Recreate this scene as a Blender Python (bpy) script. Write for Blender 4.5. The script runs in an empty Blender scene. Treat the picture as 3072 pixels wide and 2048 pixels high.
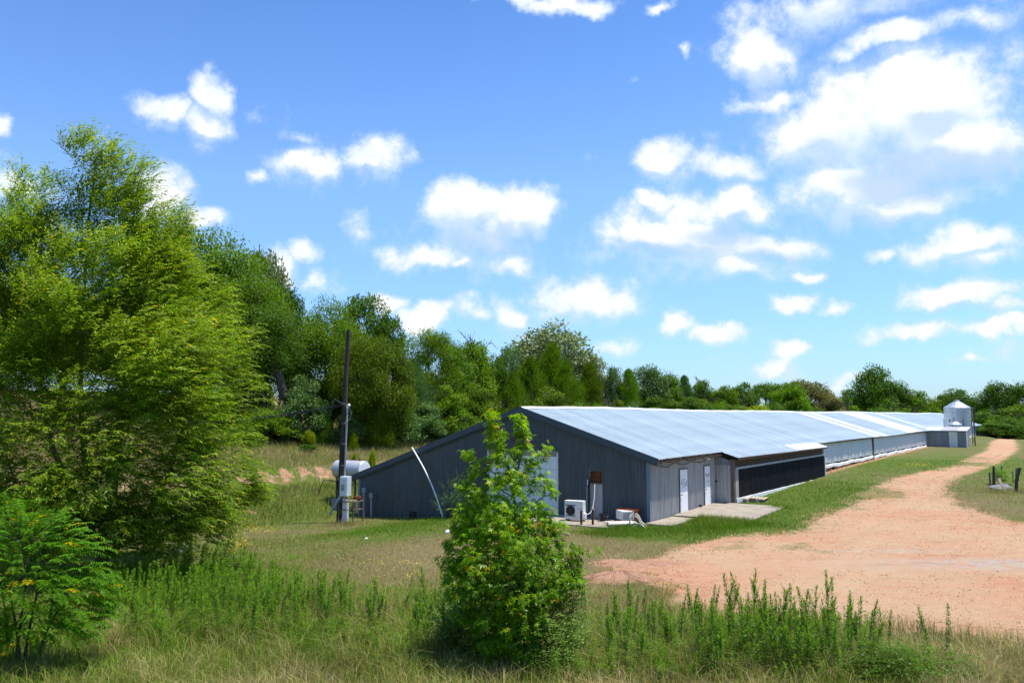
import bpy, math, random
import numpy as np
from mathutils import Vector
sc = bpy.context.scene
col = sc.collection
R = math.radians
rng = np.random.default_rng(11)

# ------------------------------------------------------------------ camera
EYE = 4.5
PITCH = math.atan(221 / 2400)
cam_d = bpy.data.cameras.new('camera')
cam = bpy.data.objects.new('camera', cam_d)
col.objects.link(cam)
cam.location = (0, 0, EYE)
cam.rotation_euler = (math.pi / 2 + PITCH, 0, 0)
cam_d.sensor_width = 36
cam_d.lens = 36 * 2400 / 3072
cam_d.clip_start = 0.1
cam_d.clip_end = 9000
sc.camera = cam

# ------------------------------------------------------------------ exposure, sun
sc.view_settings.view_transform = 'Standard'
sc.view_settings.look = 'None'
sc.view_settings.gamma = 1
sc.view_settings.use_curve_mapping = False
sc.view_settings.exposure = 0.92
SUN = Vector((0.30, 0.03, 0.95)).normalized()
sd = bpy.data.lights.new('sun', 'SUN')
sd.energy = 3.75
sd.angle = R(0.5)
sd.color = (1.0, 0.96, 0.88)
sun = bpy.data.objects.new('sun', sd)
col.objects.link(sun)
sun.location = (20, 0, 60)
sun.rotation_euler = SUN.to_track_quat('Z', 'Y').to_euler()

# ------------------------------------------------------------------ node helper
class NT:
    def __init__(s, tree):
        s.t = tree
        s.n = tree.nodes
        s.n.clear()
    def put(s, sock, v):
        if v is None:
            return
        if isinstance(v, bpy.types.NodeSocket):
            s.t.links.new(v, sock)
        elif hasattr(sock.default_value, '__len__'):
            k = len(sock.default_value)
            v = tuple(v) if hasattr(v, '__len__') else (v,) * k
            if k == 4 and len(v) == 3:
                v = v + (1,)
            sock.default_value = v
        else:
            sock.default_value = v
    def m(s, op, a, b=None, c=None, clamp=False):
        n = s.n.new('ShaderNodeMath')
        n.operation = op
        n.use_clamp = clamp
        for i, v in enumerate((a, b, c)):
            s.put(n.inputs[i], v)
        return n.outputs[0]
    def v(s, op, a, b=None, c=None, out=0):
        n = s.n.new('ShaderNodeVectorMath')
        n.operation = op
        for i, x in enumerate((a, b, c)):
            if x is not None:
                s.put(n.inputs[i], x)
        return n.outputs[out]
    def mix(s, f, a, b, blend='MIX'):
        n = s.n.new('ShaderNodeMix')
        n.data_type = 'RGBA'
        n.blend_type = blend
        s.put(n.inputs[0], f)
        s.put(n.inputs[6], a)
        s.put(n.inputs[7], b)
        return n.outputs[2]
    def noise(s, vec, scale, detail=3, rough=0.55, out=0):
        n = s.n.new('ShaderNodeTexNoise')
        if vec is not None:
            s.put(n.inputs['Vector'], vec)
        n.inputs['Scale'].default_value = scale
        n.inputs['Detail'].default_value = detail
        n.inputs['Roughness'].default_value = rough
        return n.outputs[out]
    def ramp(s, f, stops):
        n = s.n.new('ShaderNodeValToRGB')
        s.put(n.inputs[0], f)
        e = n.color_ramp.elements
        while len(e) < len(stops):
            e.new(0.5)
        for i, (p, c) in enumerate(stops):
            e[i].position = p
            e[i].color = tuple(c) + (1,) if len(c) == 3 else c
        return n.outputs[0]
    def rng(s, f, a, b, c=0.0, d=1.0, smooth=True):
        n = s.n.new('ShaderNodeMapRange')
        n.interpolation_type = 'SMOOTHSTEP' if smooth else 'LINEAR'
        s.put(n.inputs[0], f)
        for i, x in enumerate((a, b, c, d)):
            s.put(n.inputs[i + 1], x)
        return n.outputs[0]
    def attr(s, name, out=2):
        n = s.n.new('ShaderNodeAttribute')
        n.attribute_name = name
        return n.outputs[out]
    def obj(s):
        return s.n.new('ShaderNodeTexCoord').outputs['Object']

# ------------------------------------------------------------------ world: Nishita sky with cumulus
def pix_ray(px, py):
    cx, cy = (px - 1536) / 2400, (1024 - py) / 2400
    k = math.cos(PITCH) - cy * math.sin(PITCH)
    return cx / k, (math.sin(PITCH) + cy * math.cos(PITCH)) / k
def azel(px, py):
    a, b = pix_ray(px, py)
    return math.atan2(a, 1), math.atan2(b, math.hypot(a, 1))

CLOUDS = [(2700,390,380,215,.95),(2080,730,310,105,.72),(1430,715,190,100,.75),(2880,760,200,60,.7),(2560,40,480,70,.7),
   # bearing and height of each puff (as seen from the yard), half sizes, weight
 (520,322,92,44,1),(640,285,62,66,1),(640,365,66,56,1),(640,440,50,44,.55),
 (930,522,112,62,.8),(1110,498,86,56,1),(772,540,44,28,.7),
 (1390,640,112,80,1.15),(1560,650,95,72,1.1),(1480,730,150,56,.75),(1270,770,100,40,.85),(1540,795,95,44,.7),(1370,800,80,26,.6),
 (60,560,180,66,.85),(480,575,100,84,.9),(600,650,100,34,.9),(10,415,44,26,.9),
 (900,755,58,38,.95),(960,840,66,52,.8),(850,810,66,50,.85),
 (1270,950,62,44,1),(1165,905,40,30,.9),(1720,895,150,56,.85),(1535,940,66,52,.9),(1430,935,90,30,.6),(1580,1005,60,26,.7),
 (2780,310,230,150,1.25),(2480,400,180,130,1.05),(2900,440,180,120,1.1),(2600,560,260,76,.85),(2700,600,270,50,.85),(2400,330,90,40,.6),
 (2250,140,84,84,.95),(2310,285,110,46,.7),(2210,300,60,30,.5),
 (2480,40,330,66,.8),(2900,60,220,66,.8),(2650,115,170,36,1),
 (1650,8,170,28,.85),(1980,8,50,20,.85),(2060,140,20,34,.6),(1770,490,44,30,.5),(1890,230,30,26,.4),
 (1990,480,74,52,.9),(2190,520,160,62,.7),(1985,610,64,28,.7),(2270,600,70,40,.7),
 (1990,725,230,66,.85),(2200,640,140,60,1),(2290,740,150,44,.85),(2250,810,150,46,.75),(1850,770,110,40,.7),(2430,820,50,24,.7),
 (2880,745,150,56,.85),(2660,760,64,32,.7),(2930,805,100,34,.75),(2960,720,60,40,.7),
 (2390,908,64,30,.95),(2510,930,56,26,.7),(2860,905,170,42,.95),(2740,1008,130,32,.95),(2980,1000,130,34,.95),(3010,940,120,30,.7),
 (2060,990,60,30,.9),(2180,1005,90,28,.95),(2380,1045,58,26,.95),(2330,1090,66,24,.9),(2900,1085,90,17,.8),(3040,1060,60,30,.6),
 (1860,1040,80,30,.5),(2170,1060,34,22,.5),(1080,690,60,50,.45),(780,330,50,40,.45),(880,400,40,30,.4),(1790,1115,90,16,.5),(2080,1150,70,18,.4),(2560,1130,90,18,.45)]
SHADE = [(2850,520,210,52,1),(2660,560,120,34,.8),(2660,30,150,46,1),(2480,60,200,40,.5),(1470,748,140,34,.8),(2190,725,110,30,.8),(2880,955,130,22,.5),(1560,1000,80,24,.4),(2000,770,200,26,.6),(2640,650,220,24,.4),(2330,770,110,24,.5)]
w = bpy.data.worlds.new('World')
sc.world = w
w.use_nodes = True
g = NT(w.node_tree)
tc = g.n.new('ShaderNodeTexCoord').outputs['Generated']
sky = g.n.new('ShaderNodeTexSky')
sky.sky_type = 'NISHITA'
sky.sun_disc = False
sky.sun_elevation = math.asin(SUN.z)
sky.sun_rotation = math.atan2(SUN.x, SUN.y)
sky.altitude = 100
sky.air_density = 1.0
sky.dust_density = 0.6
sky.ozone_density = 1.6
sep = g.n.new('ShaderNodeSeparateXYZ')
g.put(sep.inputs[0], tc)
az = g.m('ARCTAN2', sep.outputs[0], sep.outputs[1])
el = g.m('ARCSINE', sep.outputs[2])
cmb = g.n.new('ShaderNodeCombineXYZ')
g.put(cmb.inputs[0], az)
g.put(cmb.inputs[1], el)
dirp = cmb.outputs[0]
w1 = g.noise(tc, 7, 3, .5, out=1)
w2 = g.noise(tc, 26, 4, .6, out=1)
warp = g.v('MULTIPLY_ADD', w1, (.085, .085, 0), (-.0425, -.0425, 0))
warp = g.v('ADD', warp, g.v('MULTIPLY_ADD', w2, (.03, .03, 0), (-.015, -.015, 0)))
pw = g.v('ADD', dirp, warp)
def field(blobs, vec):
    best = None
    for (px, py, rx, ry, wt) in blobs:
        a0, e0 = azel(px, py)
        a1, _ = azel(px + rx, py)
        _, e1 = azel(px, py - ry)
        sx, sy = 1 / max(abs(a1 - a0), .004), 1 / max(abs(e1 - e0), .004)
        d = g.v('LENGTH', g.v('MULTIPLY_ADD', vec, (sx, sy, 0), (-a0 * sx, -e0 * sy, 0)), out=1)
        f = g.m('MULTIPLY_ADD', d, -wt, wt * (1.62 if wt > .8 else 1.42))
        best = f if best is None else g.m('SMOOTH_MAX', best, f, .12)
    return best
def puffs(vec, k):
    vn = g.n.new('ShaderNodeTexVoronoi')
    g.put(vn.inputs['Vector'], vec)
    vn.inputs['Scale'].default_value = k
    return vn.outputs['Distance']
nz = g.noise(tc, 11, 10, .64)
nz2 = g.noise(tc, 55, 6, .68)
v1 = puffs(g.v('ADD', tc, g.v('MULTIPLY_ADD', w2, (.03, .03, .03), (-.015, -.015, -.015))), 17)
v2 = puffs(g.v('ADD', tc, g.v('MULTIPLY_ADD', w2, (.012, .012, .012), (-.006, -.006, -.006))), 44)
lump = g.m('ADD', g.m('MULTIPLY_ADD', v1, -.50, .24), g.m('MULTIPLY_ADD', v2, -.30, .14))
rough_ = g.m('ADD', g.m('ADD', g.m('MULTIPLY_ADD', nz, 2.2, -1.14), g.m('MULTIPLY_ADD', nz2, .9, -.45)), lump)
n_far = g.noise(g.v('MULTIPLY', tc, (1, 1, 2.2)), 3.2, 6, .6)
back = g.m('MULTIPLY_ADD', n_far, 4.2, -2.45)                      # the rest of the sky: scattered puffs of the same kind
outv = g.rng(g.m('ABSOLUTE', az), .58, .75)
outv = g.m('MAXIMUM', outv, g.rng(el, .52, .7))
Fh = field(CLOUDS, pw)
Fup = field(CLOUDS, g.v('ADD', pw, (0, .022, 0)))
topness = g.rng(g.m('SUBTRACT', Fh, Fup), -.55, .35)                # sunlit upper side of each puff against its flat base
F = g.m('MAXIMUM', Fh, g.m('MULTIPLY_ADD', outv, 3.0, g.m('SUBTRACT', back, 3.0)))
F2 = g.m('ADD', F, rough_)
soft = g.m('MULTIPLY_ADD', topness, -.42, 1.30)
dens = g.n.new('ShaderNodeMapRange')
dens.interpolation_type = 'SMOOTHSTEP'
g.put(dens.inputs[0], F2)
dens.inputs[1].default_value = -.04
g.put(dens.inputs[2], soft)
dens = dens.outputs[0]
dens = g.m('MULTIPLY', dens, g.rng(el, .0, .06, .45, 1.0))
dens = g.m('MULTIPLY', dens, g.m('MULTIPLY_ADD', topness, .10, .90))
S = field(SHADE, pw)
shade = g.m('MULTIPLY', g.rng(g.m('ADD', S, g.m('MULTIPLY_ADD', nz, .8, -.4)), -.1, .75), .85)
core = g.m('MULTIPLY', g.rng(F2, .15, 1.1), g.rng(nz, .30, .62, .72, 1.0))
lit = g.m('MULTIPLY', g.rng(g.m('ADD', g.m('ADD', topness, g.m('MULTIPLY', lump, 1.2)), g.m('MULTIPLY_ADD', nz, 1.6, -.8)), .0, .95), core)
white = g.mix(lit, (.395, .475, .555), (.565, .575, .59))
white = g.mix(g.m('MULTIPLY', core, g.rng(topness, .38, .02)), white, (.37, .445, .53))
white = g.mix(shade, white, (.285, .385, .505))
skyc = g.v('MULTIPLY', sky.outputs[0], (.100, .100, .100))
skyc = g.mix(1.0, skyc, (1.0, 1.0, 1.0), 'MULTIPLY')
tint = g.ramp(g.m('MULTIPLY', el, 2.0), [(0.0, (.53, .72, 1.0)), (.2, (.60, .81, 1.12)), (.55, (.75, .97, 1.30)), (.85, (.60, .86, 1.20)), (1.0, (.52, .79, 1.14))])
skyc = g.mix(1.0, skyc, tint, 'MULTIPLY')
final = g.mix(dens, skyc, white)
bg = g.n.new('ShaderNodeBackground')
g.put(bg.inputs[0], final)
bg.inputs[1].default_value = 1.0
wo = g.n.new('ShaderNodeOutputWorld')
g.put(wo.inputs[0], bg.outputs[0])

# ------------------------------------------------------------------ place: barn frame and terrain height
ANG = math.atan(pix_ray(3232, 1245)[0])
U = np.array([math.sin(ANG), math.cos(ANG)])
V = np.array([-U[1], U[0]])
BC = np.array([5.792, 34.134])          # near corner of the barn
def ts(x, y):
    dx, dy = np.asarray(x) - BC[0], np.asarray(y) - BC[1]
    return dx * U[0] + dy * U[1], dx * V[0] + dy * V[1]
def sm(a, b, x):
    q = np.clip((np.asarray(x, float) - a) / (b - a), 0, 1)
    return q * q * (3 - 2 * q)
def wob(x, y, f=1.0, k=0):
    return (np.sin(x * .71 * f + 1.3 + k) * np.cos(y * .53 * f - .7 + k) + .6 * np.sin(x * 1.63 * f - y * 1.27 * f + 2 + k) + .4 * np.sin(x * 3.1 * f + y * 2.7 * f + k)) / 2
def height(x, y):
    x = np.asarray(x, float)
    y = np.asarray(y, float)
    t, s = ts(x, y)
    z = .9 * (1 - np.exp(-np.maximum(t, 0) / 35))
    z = z * (1 - .0 * s)
    z = z - .93 * sm(4, 16.5, s) * sm(-22, -5, t) * (1 + np.maximum(z, 0) * sm(4, 16, s))
    s2 = s + .55 * wob(x, y, .8)
    hill = np.interp(s2, [19, 23.2, 24.1, 34, 60, 110, 400], [0, 1.35, 2.25, 4.0, 7.6, 9, 9])
    z = z + hill * sm(-55, -18, t) * (1 - sm(70, 190, t))
    z = z - 3.2 * sm(112, 150, t) * sm(1, 8, -s)
    z = z + .05 * wob(x, y, .5) + .025 * wob(x, y, 2.1, 3)
    d = np.hypot(x - 4.05, (y - 22.0) * 1.3)
    return z
def hz1(x, y):
    return float(height(x, y))
def ground_hit(px, py):
    a, b = pix_ray(px, py)
    Y = (0 - EYE) / b if b < 0 else 200
    for _ in range(14):
        Y = .5 * Y + .5 * (hz1(a * Y, Y) - EYE) / b
    return a * Y, Y
def at(px, py, Y):
    a, b = pix_ray(px, py)
    return a * Y, Y, EYE + b * Y
def barn_pt(t, s, z=0):
    p = BC + t * U + s * V
    return (float(p[0]), float(p[1]), z)

# gravel area outline (seen corner points dropped on to the terrain)
ROADPX = [(2975,1325),(2968,1340),(2958,1354),(2865,1398),(2761,1419),(2679,1437),(2617,1470),(2570,1500),(2480,1545),(2389,1590),(2224,1606),(2100,1628),(2010,1655),(1935,1686),(1840,1682),(1790,1690),(1850,1712),(1920,1718),(1990,1762),(2060,1800),(2200,1838),(2500,1866),(2860,1893),(3072,1906),(3500,1930),(3500,1640),(3072,1570),(2968,1546),(2885,1516),(2840,1482),(2827,1454),(2885,1424),(2989,1391),(3048,1352),(3048,1330),(3030,1323)]
ROAD = np.array([ground_hit(*p) for p in ROADPX])
def sdf(x, y, poly=ROAD):
    x = np.asarray(x, float).ravel()
    y = np.asarray(y, float).ravel()
    best = np.full(x.shape, 1e9)
    ins = np.zeros(x.shape, bool)
    n = len(poly)
    for i in range(n):
        ax, ay = poly[i]
        bx, by = poly[(i + 1) % n]
        ex, ey = bx - ax, by - ay
        L = ex * ex + ey * ey + 1e-9
        q = np.clip(((x - ax) * ex + (y - ay) * ey) / L, 0, 1)
        best = np.minimum(best, np.hypot(x - ax - q * ex, y - ay - q * ey))
        c = ((ay > y) != (by > y)) & (x < (bx - ax) * (y - ay) / (by - ay + 1e-12) + ax)
        ins ^= c
    return np.where(ins, -best, best)
LUSHPX = [(2250,1565,2.6,1),(2110,1588,1.6,.9),(2450,1500,3,.8),(2540,1465,3.2,.9),(2000,1590,1.5,.8),(1870,1600,1.6,.8),(2300,1530,1.5,.7),
          (860,1480,3,.7),(960,1490,2.5,.6),(1300,1560,2,.6),(2720,1395,7,.5),(1120,1590,3,.5),(2620,1478,2,.6),(1250,1590,3,.35),(2790,1385,4,.4),
          (300,1880,4,.5),(650,1800,4,.35),(900,1680,3,.3),(2420,1640,1.1,.42),(2330,1690,1.4,.40),(2480,1660,.9,.4),(2150,1640,1.6,.5),(2960,1375,3,.6),(2920,1390,3,.5),
          (1200,1690,5,-.3),(1850,1650,3,-.5),(900,1600,3,-.3),(2950,1520,4,-.35),(1000,1660,4,-.2),(1350,1690,3,-.3),(2980,1960,3,-.5),(1500,1640,4,-.4),(1780,1760,2.5,-.5)]
LUSH = [(*ground_hit(a, b), r, k) for a, b, r, k in LUSHPX]
def lush(x, y):
    x = np.asarray(x, float)
    y = np.asarray(y, float)
    o = np.full(x.shape, .49)
    for X, Y, r, k in LUSH:
        o = o + k * np.exp(-((x - X) ** 2 + ((y - Y) * .8) ** 2) / (r * r))
    t, s = ts(x, y)
    return o + .12 * wob(x, y, .6) - .2 * sm(22, 25, s) * sm(-30, -15, t)

# ------------------------------------------------------------------ materials
def new_mat(name):
    m = bpy.data.materials.new(name)
    m.use_nodes = True
    return m, NT(m.node_tree)
def finish(m, g, base, rough=.6, metal=0.0, bump=None, bump_s=.3, spec=.4, dist=.02, extra=None):
    p = g.n.new('ShaderNodeBsdfPrincipled')
    g.put(p.inputs['Base Color'], base)
    g.put(p.inputs['Roughness'], rough)
    g.put(p.inputs['Metallic'], metal)
    g.put(p.inputs['Specular IOR Level'], spec)
    if bump is not None:
        b = g.n.new('ShaderNodeBump')
        b.inputs['Strength'].default_value = bump_s
        b.inputs['Distance'].default_value = dist
        g.put(b.inputs['Height'], bump)
        g.put(p.inputs['Normal'], b.outputs[0])
    o = g.n.new('ShaderNodeOutputMaterial')
    g.put(o.inputs[0], p.outputs[0])
    return m
def plain(name, c, rough=.6, metal=0.0, var=.18, scale=6, spec=.4, streak=False, dirt=None, dirt_amt=.5):
    m, g = new_mat(name)
    o = g.obj()
    vec = g.v('MULTIPLY', o, (1, 1, .12)) if streak else o
    n = g.noise(vec, scale, 5, .6)
    c = np.array(c)
    base = g.mix(g.rng(n, .3, .7), tuple(c * (1 - var)), tuple(np.minimum(c * (1 + var), .95)))
    if dirt is not None:
        n2 = g.noise(vec, scale * .35, 6, .7)
        base = g.mix(g.m('MULTIPLY', g.rng(n2, .52, .72), dirt_amt), base, dirt)
    return finish(m, g, base, g.rng(n, .2, .8, rough * .85, min(1, rough * 1.15)), metal, n, .08, spec)
M = {}
M['gable'] = plain('gable_paint', (.066, .080, .090), .48, 0, .20, 7, .45, True, (.085, .108, .115), .6)
M['trim'] = plain('trim_paint', (.055, .075, .092), .5, 0, .1, 4)
M['trim_pale'] = plain('corner_trim_paint', (.16, .21, .25), .5, 0, .12, 3, .4, True)
M['galv'] = plain('galvanised_sheet', (.37, .365, .355), .45, .1, .16, 5, .5, True, (.26, .24, .21), .55)
M['galv_old'] = plain('weathered_galvanised_sheet', (.23, .245, .25), .55, .12, .18, 2.5, .4, True, (.20, .17, .13), .5)
def sheet_var(m_, amt):
    t_ = m_.node_tree
    p = next(n for n in t_.nodes if n.type == 'BSDF_PRINCIPLED')
    src = p.inputs['Base Color'].links[0].from_socket
    g2 = NT.__new__(NT)
    g2.t, g2.n = t_, t_.nodes
    oi = g2.n.new('ShaderNodeObjectInfo').outputs['Random']
    hs = g2.n.new('ShaderNodeHueSaturation')
    g2.put(hs.inputs['Color'], src)
    g2.put(hs.inputs['Value'], g2.m('MULTIPLY_ADD', oi, 2 * amt, 1 - amt))
    g2.put(p.inputs['Base Color'], hs.outputs[0])
    return m_
M['roof'] = plain('roof_sheet_metal', (.53, .60, .615), .45, .2, .06, 1.2, .5, True, (.33, .34, .34), .4)
sheet_var(M['roof'], .07)
sheet_var(M['gable'], .08)
M['roof_white'] = plain('translucent_roof_sheet', (.86, .87, .84), .5, 0, .04, 2)
M['ridge'] = plain('ridge_cap_metal', (.74, .77, .80), .4, .2, .05, 2)
M['white'] = plain('white_paint', (.78, .79, .80), .45, 0, .04, 3, .4, False, (.55, .50, .42), .25)
M['white_plastic'] = plain('white_plastic', (.80, .80, .78), .4, 0, .05, 5, .5, False, (.5, .45, .36), .3)
M['off_white'] = plain('aged_white_metal', (.70, .69, .64), .5, 0, .06, 5, .4, False, (.42, .36, .27), .4)
M['cream_board'] = plain('weathered_cream_board', (.34, .31, .27), .8, 0, .15, 5, .2, True)
M['black_pad'] = plain('black_cooling_pad', (.014, .014, .017), .85, 0, .35, 9, .2, True, (.035, .033, .036), .7)
M['black'] = plain('black_plastic', (.012, .012, .013), .5, 0, .2, 8)
M['dark'] = plain('dark_opening', (.02, .017, .014), .9, 0, .3, 4, .1)
M['wood_old'] = plain('old_grey_wood', (.16, .13, .10), .85, 0, .25, 7, .2, True, (.07, .05, .035), .6)
M['wood_brown'] = plain('rusty_brown_board', (.085, .050, .032), .85, 0, .35, 5, .2, False, (.15, .12, .10), .5)
M['pole_wood'] = plain('creosoted_pole_wood', (.055, .042, .036), .85, 0, .3, 9, .2, True, (.11, .095, .085), .6)
M['rust'] = plain('rusty_iron', (.10, .042, .026), .85, 0, .3, 14, .25)
M['rust_plate'] = plain('rust_brown_plate', (.13, .048, .022), .85, 0, .3, 6, .2)
M['rust_grey'] = plain('rusty_grey_angle_iron', (.13, .105, .09), .75, .2, .3, 9, .3)
M['grey_pvc'] = plain('grey_conduit', (.30, .31, .32), .5, 0, .1, 6)
M['grey_box'] = plain('pale_grey_enamel', (.60, .66, .70), .45, .1, .06, 3)
M['tank'] = plain('silver_tank_paint', (.46, .47, .49), .42, .25, .07, 2.5, .5, False, (.42, .38, .33), .45)
M['concrete'] = plain('concrete', (.29, .245, .19), .9, 0, .15, 1.6, .2, False, (.26, .22, .17), .5)
M['concrete_white'] = plain('white_washed_concrete', (.68, .68, .66), .8, 0, .08, 3, .2, False, (.42, .35, .27), .45)
M['clay_base'] = plain('clay_stained_footing', (.28, .155, .09), .95, 0, .25, 3, .1, False, (.30, .25, .19), .6)
M['curtain'] = plain('curtain_tarp', (.57, .575, .58), .55, 0, .06, 1.6, .3, True, (.40, .40, .40), .55)
M['foam'] = plain('white_tarp_roll', (.80, .80, .78), .6, 0, .06, 5, .3, False, (.48, .40, .32), .35)
M['orange'] = plain('orange_plastic', (.52, .11, .03), .5, 0, .12, 6)
M['bark'] = plain('tree_bark', (.075, .060, .048), .9, 0, .35, 9, .15, True)
M['bark_pale'] = plain('willow_bark', (.13, .105, .075), .9, 0, .3, 10, .15, True)
M['stem'] = plain('weed_stem', (.12, .13, .05), .8, 0, .2, 9, .2)
M['red'] = plain('red_print', (.35, .03, .03), .6, 0, .05)
M['paint_black'] = plain('black_brush_paint', (.015, .015, .015), .7, 0, .1)
M['wire'] = plain('black_cable', (.02, .02, .02), .6, 0, .1)
M['wire_pale'] = plain('grey_cable', (.25, .25, .25), .6, 0, .1)
M['steel_silo'] = plain('silo_steel', (.40, .445, .48), .38, .55, .08, 2, .5, True)
M['rock'] = plain('pale_rock', (.34, .30, .26), .9, 0, .2, 4, .2)
M['boulder'] = plain('grey_concrete_cap', (.17, .175, .18), .85, 0, .15, 3, .2)
M['board_pale'] = plain('pale_new_board', (.52, .42, .28), .8, 0, .12, 6, .2)
M['brick'] = plain('brick_red', (.25, .08, .045), .9, 0, .25, 8, .2)

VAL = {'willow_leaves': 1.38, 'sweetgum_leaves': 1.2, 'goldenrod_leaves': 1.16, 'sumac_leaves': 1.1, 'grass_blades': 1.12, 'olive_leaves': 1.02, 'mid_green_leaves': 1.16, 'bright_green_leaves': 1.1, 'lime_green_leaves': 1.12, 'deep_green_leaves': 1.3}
def leaf_mat(name, stops, trans=.34, gloss=.35, rough=.5, tr_boost=(1.25, 1.3, .75), big=.8):
    m, g = new_mat(name)
    f = g.attr('tint')
    base = g.ramp(f, stops)
    oi = g.n.new('ShaderNodeObjectInfo').outputs['Random']
    n = g.noise(g.obj(), big, 3, .6)
    hs = g.n.new('ShaderNodeHueSaturation')
    g.put(hs.inputs['Hue'], g.m('ADD', .488, g.m('MULTIPLY', n, .022)))
    g.put(hs.inputs['Saturation'], 1.06)
    g.put(hs.inputs['Value'], g.m('MULTIPLY', VAL.get(name, 1.32), g.m('ADD', g.rng(n, .25, .75, .76, 1.24), g.m('MULTIPLY_ADD', oi, .24, -.12))))
    g.put(hs.inputs['Color'], base)
    c = hs.outputs[0]
    p = g.n.new('ShaderNodeBsdfPrincipled')
    g.put(p.inputs['Base Color'], c)
    p.inputs['Roughness'].default_value = rough
    p.inputs['Specular IOR Level'].default_value = gloss * .6
    tr = g.n.new('ShaderNodeBsdfTranslucent')
    g.put(tr.inputs[0], g.mix(1.0, c, tr_boost, 'MULTIPLY'))
    mx = g.n.new('ShaderNodeMixShader')
    mx.inputs[0].default_value = trans
    g.put(mx.inputs[1], p.outputs[0])
    g.put(mx.inputs[2], tr.outputs[0])
    o = g.n.new('ShaderNodeOutputMaterial')
    g.put(o.inputs[0], mx.outputs[0])
    return m
def st(a, b, c=None, yp=None):
    L = [(0, a), (.6, b)]
    if c:
        L.append((.92, c))
    if yp:
        L.append((1.0, yp))
    return L
LF = {
 'willow': leaf_mat('willow_leaves', st((.068, .122, .011), (.155, .222, .020), (.30, .345, .095), (.44, .34, .03)), .52, .3, .5),
 'gum': leaf_mat('sweetgum_leaves', st((.055, .140, .010), (.165, .290, .012), (.34, .43, .022), (.36, .22, .02)), .50, .4, .4),
 'sumac': leaf_mat('sumac_leaves', st((.060, .165, .014), (.100, .235, .018), (.14, .27, .03), (.52, .36, .02)), .4, .4, .45),
 'privet': leaf_mat('fine_shrub_leaves', st((.075, .135, .024), (.115, .180, .032), (.16, .21, .05)), .34, .3),
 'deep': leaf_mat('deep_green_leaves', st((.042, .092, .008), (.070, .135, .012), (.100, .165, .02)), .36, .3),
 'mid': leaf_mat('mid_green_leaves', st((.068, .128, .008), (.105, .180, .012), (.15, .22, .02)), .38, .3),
 'olive': leaf_mat('olive_leaves', st((.068, .118, .008), (.105, .160, .012), (.16, .20, .025)), .38, .25),
 'bright': leaf_mat('bright_green_leaves', st((.085, .175, .010), (.135, .255, .014), (.18, .29, .02)), .42, .3),
 'lime': leaf_mat('lime_green_leaves', st((.160, .230, .008), (.235, .30, .012), (.29, .33, .02)), .44, .25),
 'blue': leaf_mat('blue_green_leaves', st((.050, .098, .024), (.078, .140, .034), (.12, .18, .06)), .32, .35),
 'silver': leaf_mat('silvery_leaves', st((.085, .120, .040), (.15, .185, .080), (.27, .30, .17), (.38, .38, .24)), .3, .45),
 'brown': leaf_mat('brownish_leaves', st((.075, .085, .024), (.125, .125, .036), (.18, .155, .05)), .32, .25),
 'weed': leaf_mat('goldenrod_leaves', [(0, (.19, .13, .06)), (.07, (.14, .12, .04)), (.12, (.070, .150, .014)), (.60, (.115, .220, .018)), (.95, (.20, .30, .03))], .4, .3),
 'grass': leaf_mat('grass_blades', [(0, (.085, .185, .014)), (.30, (.150, .225, .028)), (.52, (.24, .235, .062)), (.78, (.37, .30, .135)), (1, (.52, .43, .24))], .3, .25, .6, (1.1, 1.1, .8), .5),
 'flower': leaf_mat('yellow_petals', st((.55, .38, .01), (.65, .48, .02)), .3, .2),
}

# ground
m, g = new_mat('ground_soil_grass')
o = g.obj()
n1 = g.noise(o, .33, 4, .6)
n2 = g.noise(o, 2.6, 5, .65)
n3 = g.noise(o, 17, 4, .7)
n5 = g.noise(o, .95, 4, .65)
n4 = g.noise(o, 70, 3, .7)
dry = g.mix(g.rng(n3, .3, .7), (.100, .086, .034), (.200, .165, .074))
dry = g.mix(g.rng(n2, .35, .7), dry, (.165, .122, .062))
grn = g.mix(g.rng(n3, .3, .7), (.058, .094, .011), (.118, .152, .030))
lf = g.m('ADD', g.attr('lush'), g.m('ADD', g.m('MULTIPLY_ADD', n1, 1.1, -.55), g.m('MULTIPLY_ADD', n2, .9, -.45)))
lf = g.m('ADD', lf, g.m('MULTIPLY_ADD', n5, 1.5, -.75))
lf = g.m('ADD', lf, g.m('MULTIPLY_ADD', n4, .7, -.35))
base = g.mix(g.rng(lf, .15, .85), dry, grn)
bare = g.m('MULTIPLY', g.rng(n2, .60, .72), g.rng(n1, .48, .62))
base = g.mix(g.m('MULTIPLY', bare, .55), base, (.27, .185, .115))
clay_c = g.mix(g.rng(n2, .3, .7), (.29, .145, .075), (.38, .23, .145))
cl = g.rng(g.m('ADD', g.attr('clay'), g.m('MULTIPLY_ADD', n2, .9, -.45)), .35, .7)
base = g.mix(cl, base, clay_c)
vor = g.n.new('ShaderNodeTexVoronoi')
g.put(vor.inputs['Vector'], o)
vor.inputs['Scale'].default_value = 13
gr_c = g.mix(g.rng(n2, .3, .7), (.43, .200, .108), (.45, .250, .140))
gr_c = g.mix(g.rng(n1, .42, .65), gr_c, (.42, .26, .145))
gr_c = g.mix(g.m('MULTIPLY', g.rng(vor.outputs['Distance'], .0, .35, 1, 0), .35), gr_c, (.47, .39, .31))
gr_c = g.mix(g.m('MULTIPLY', g.rng(n3, .55, .75), .5), gr_c, (.25, .145, .095))
gr_c = g.mix(g.m('MULTIPLY', g.rng(n4, .5, .75), .45), gr_c, (.45, .36, .28))
gr_c = g.mix(g.m('MULTIPLY', g.attr('pale'), g.rng(n2, .35, .6)), gr_c, (.35, .32, .29))
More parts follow.
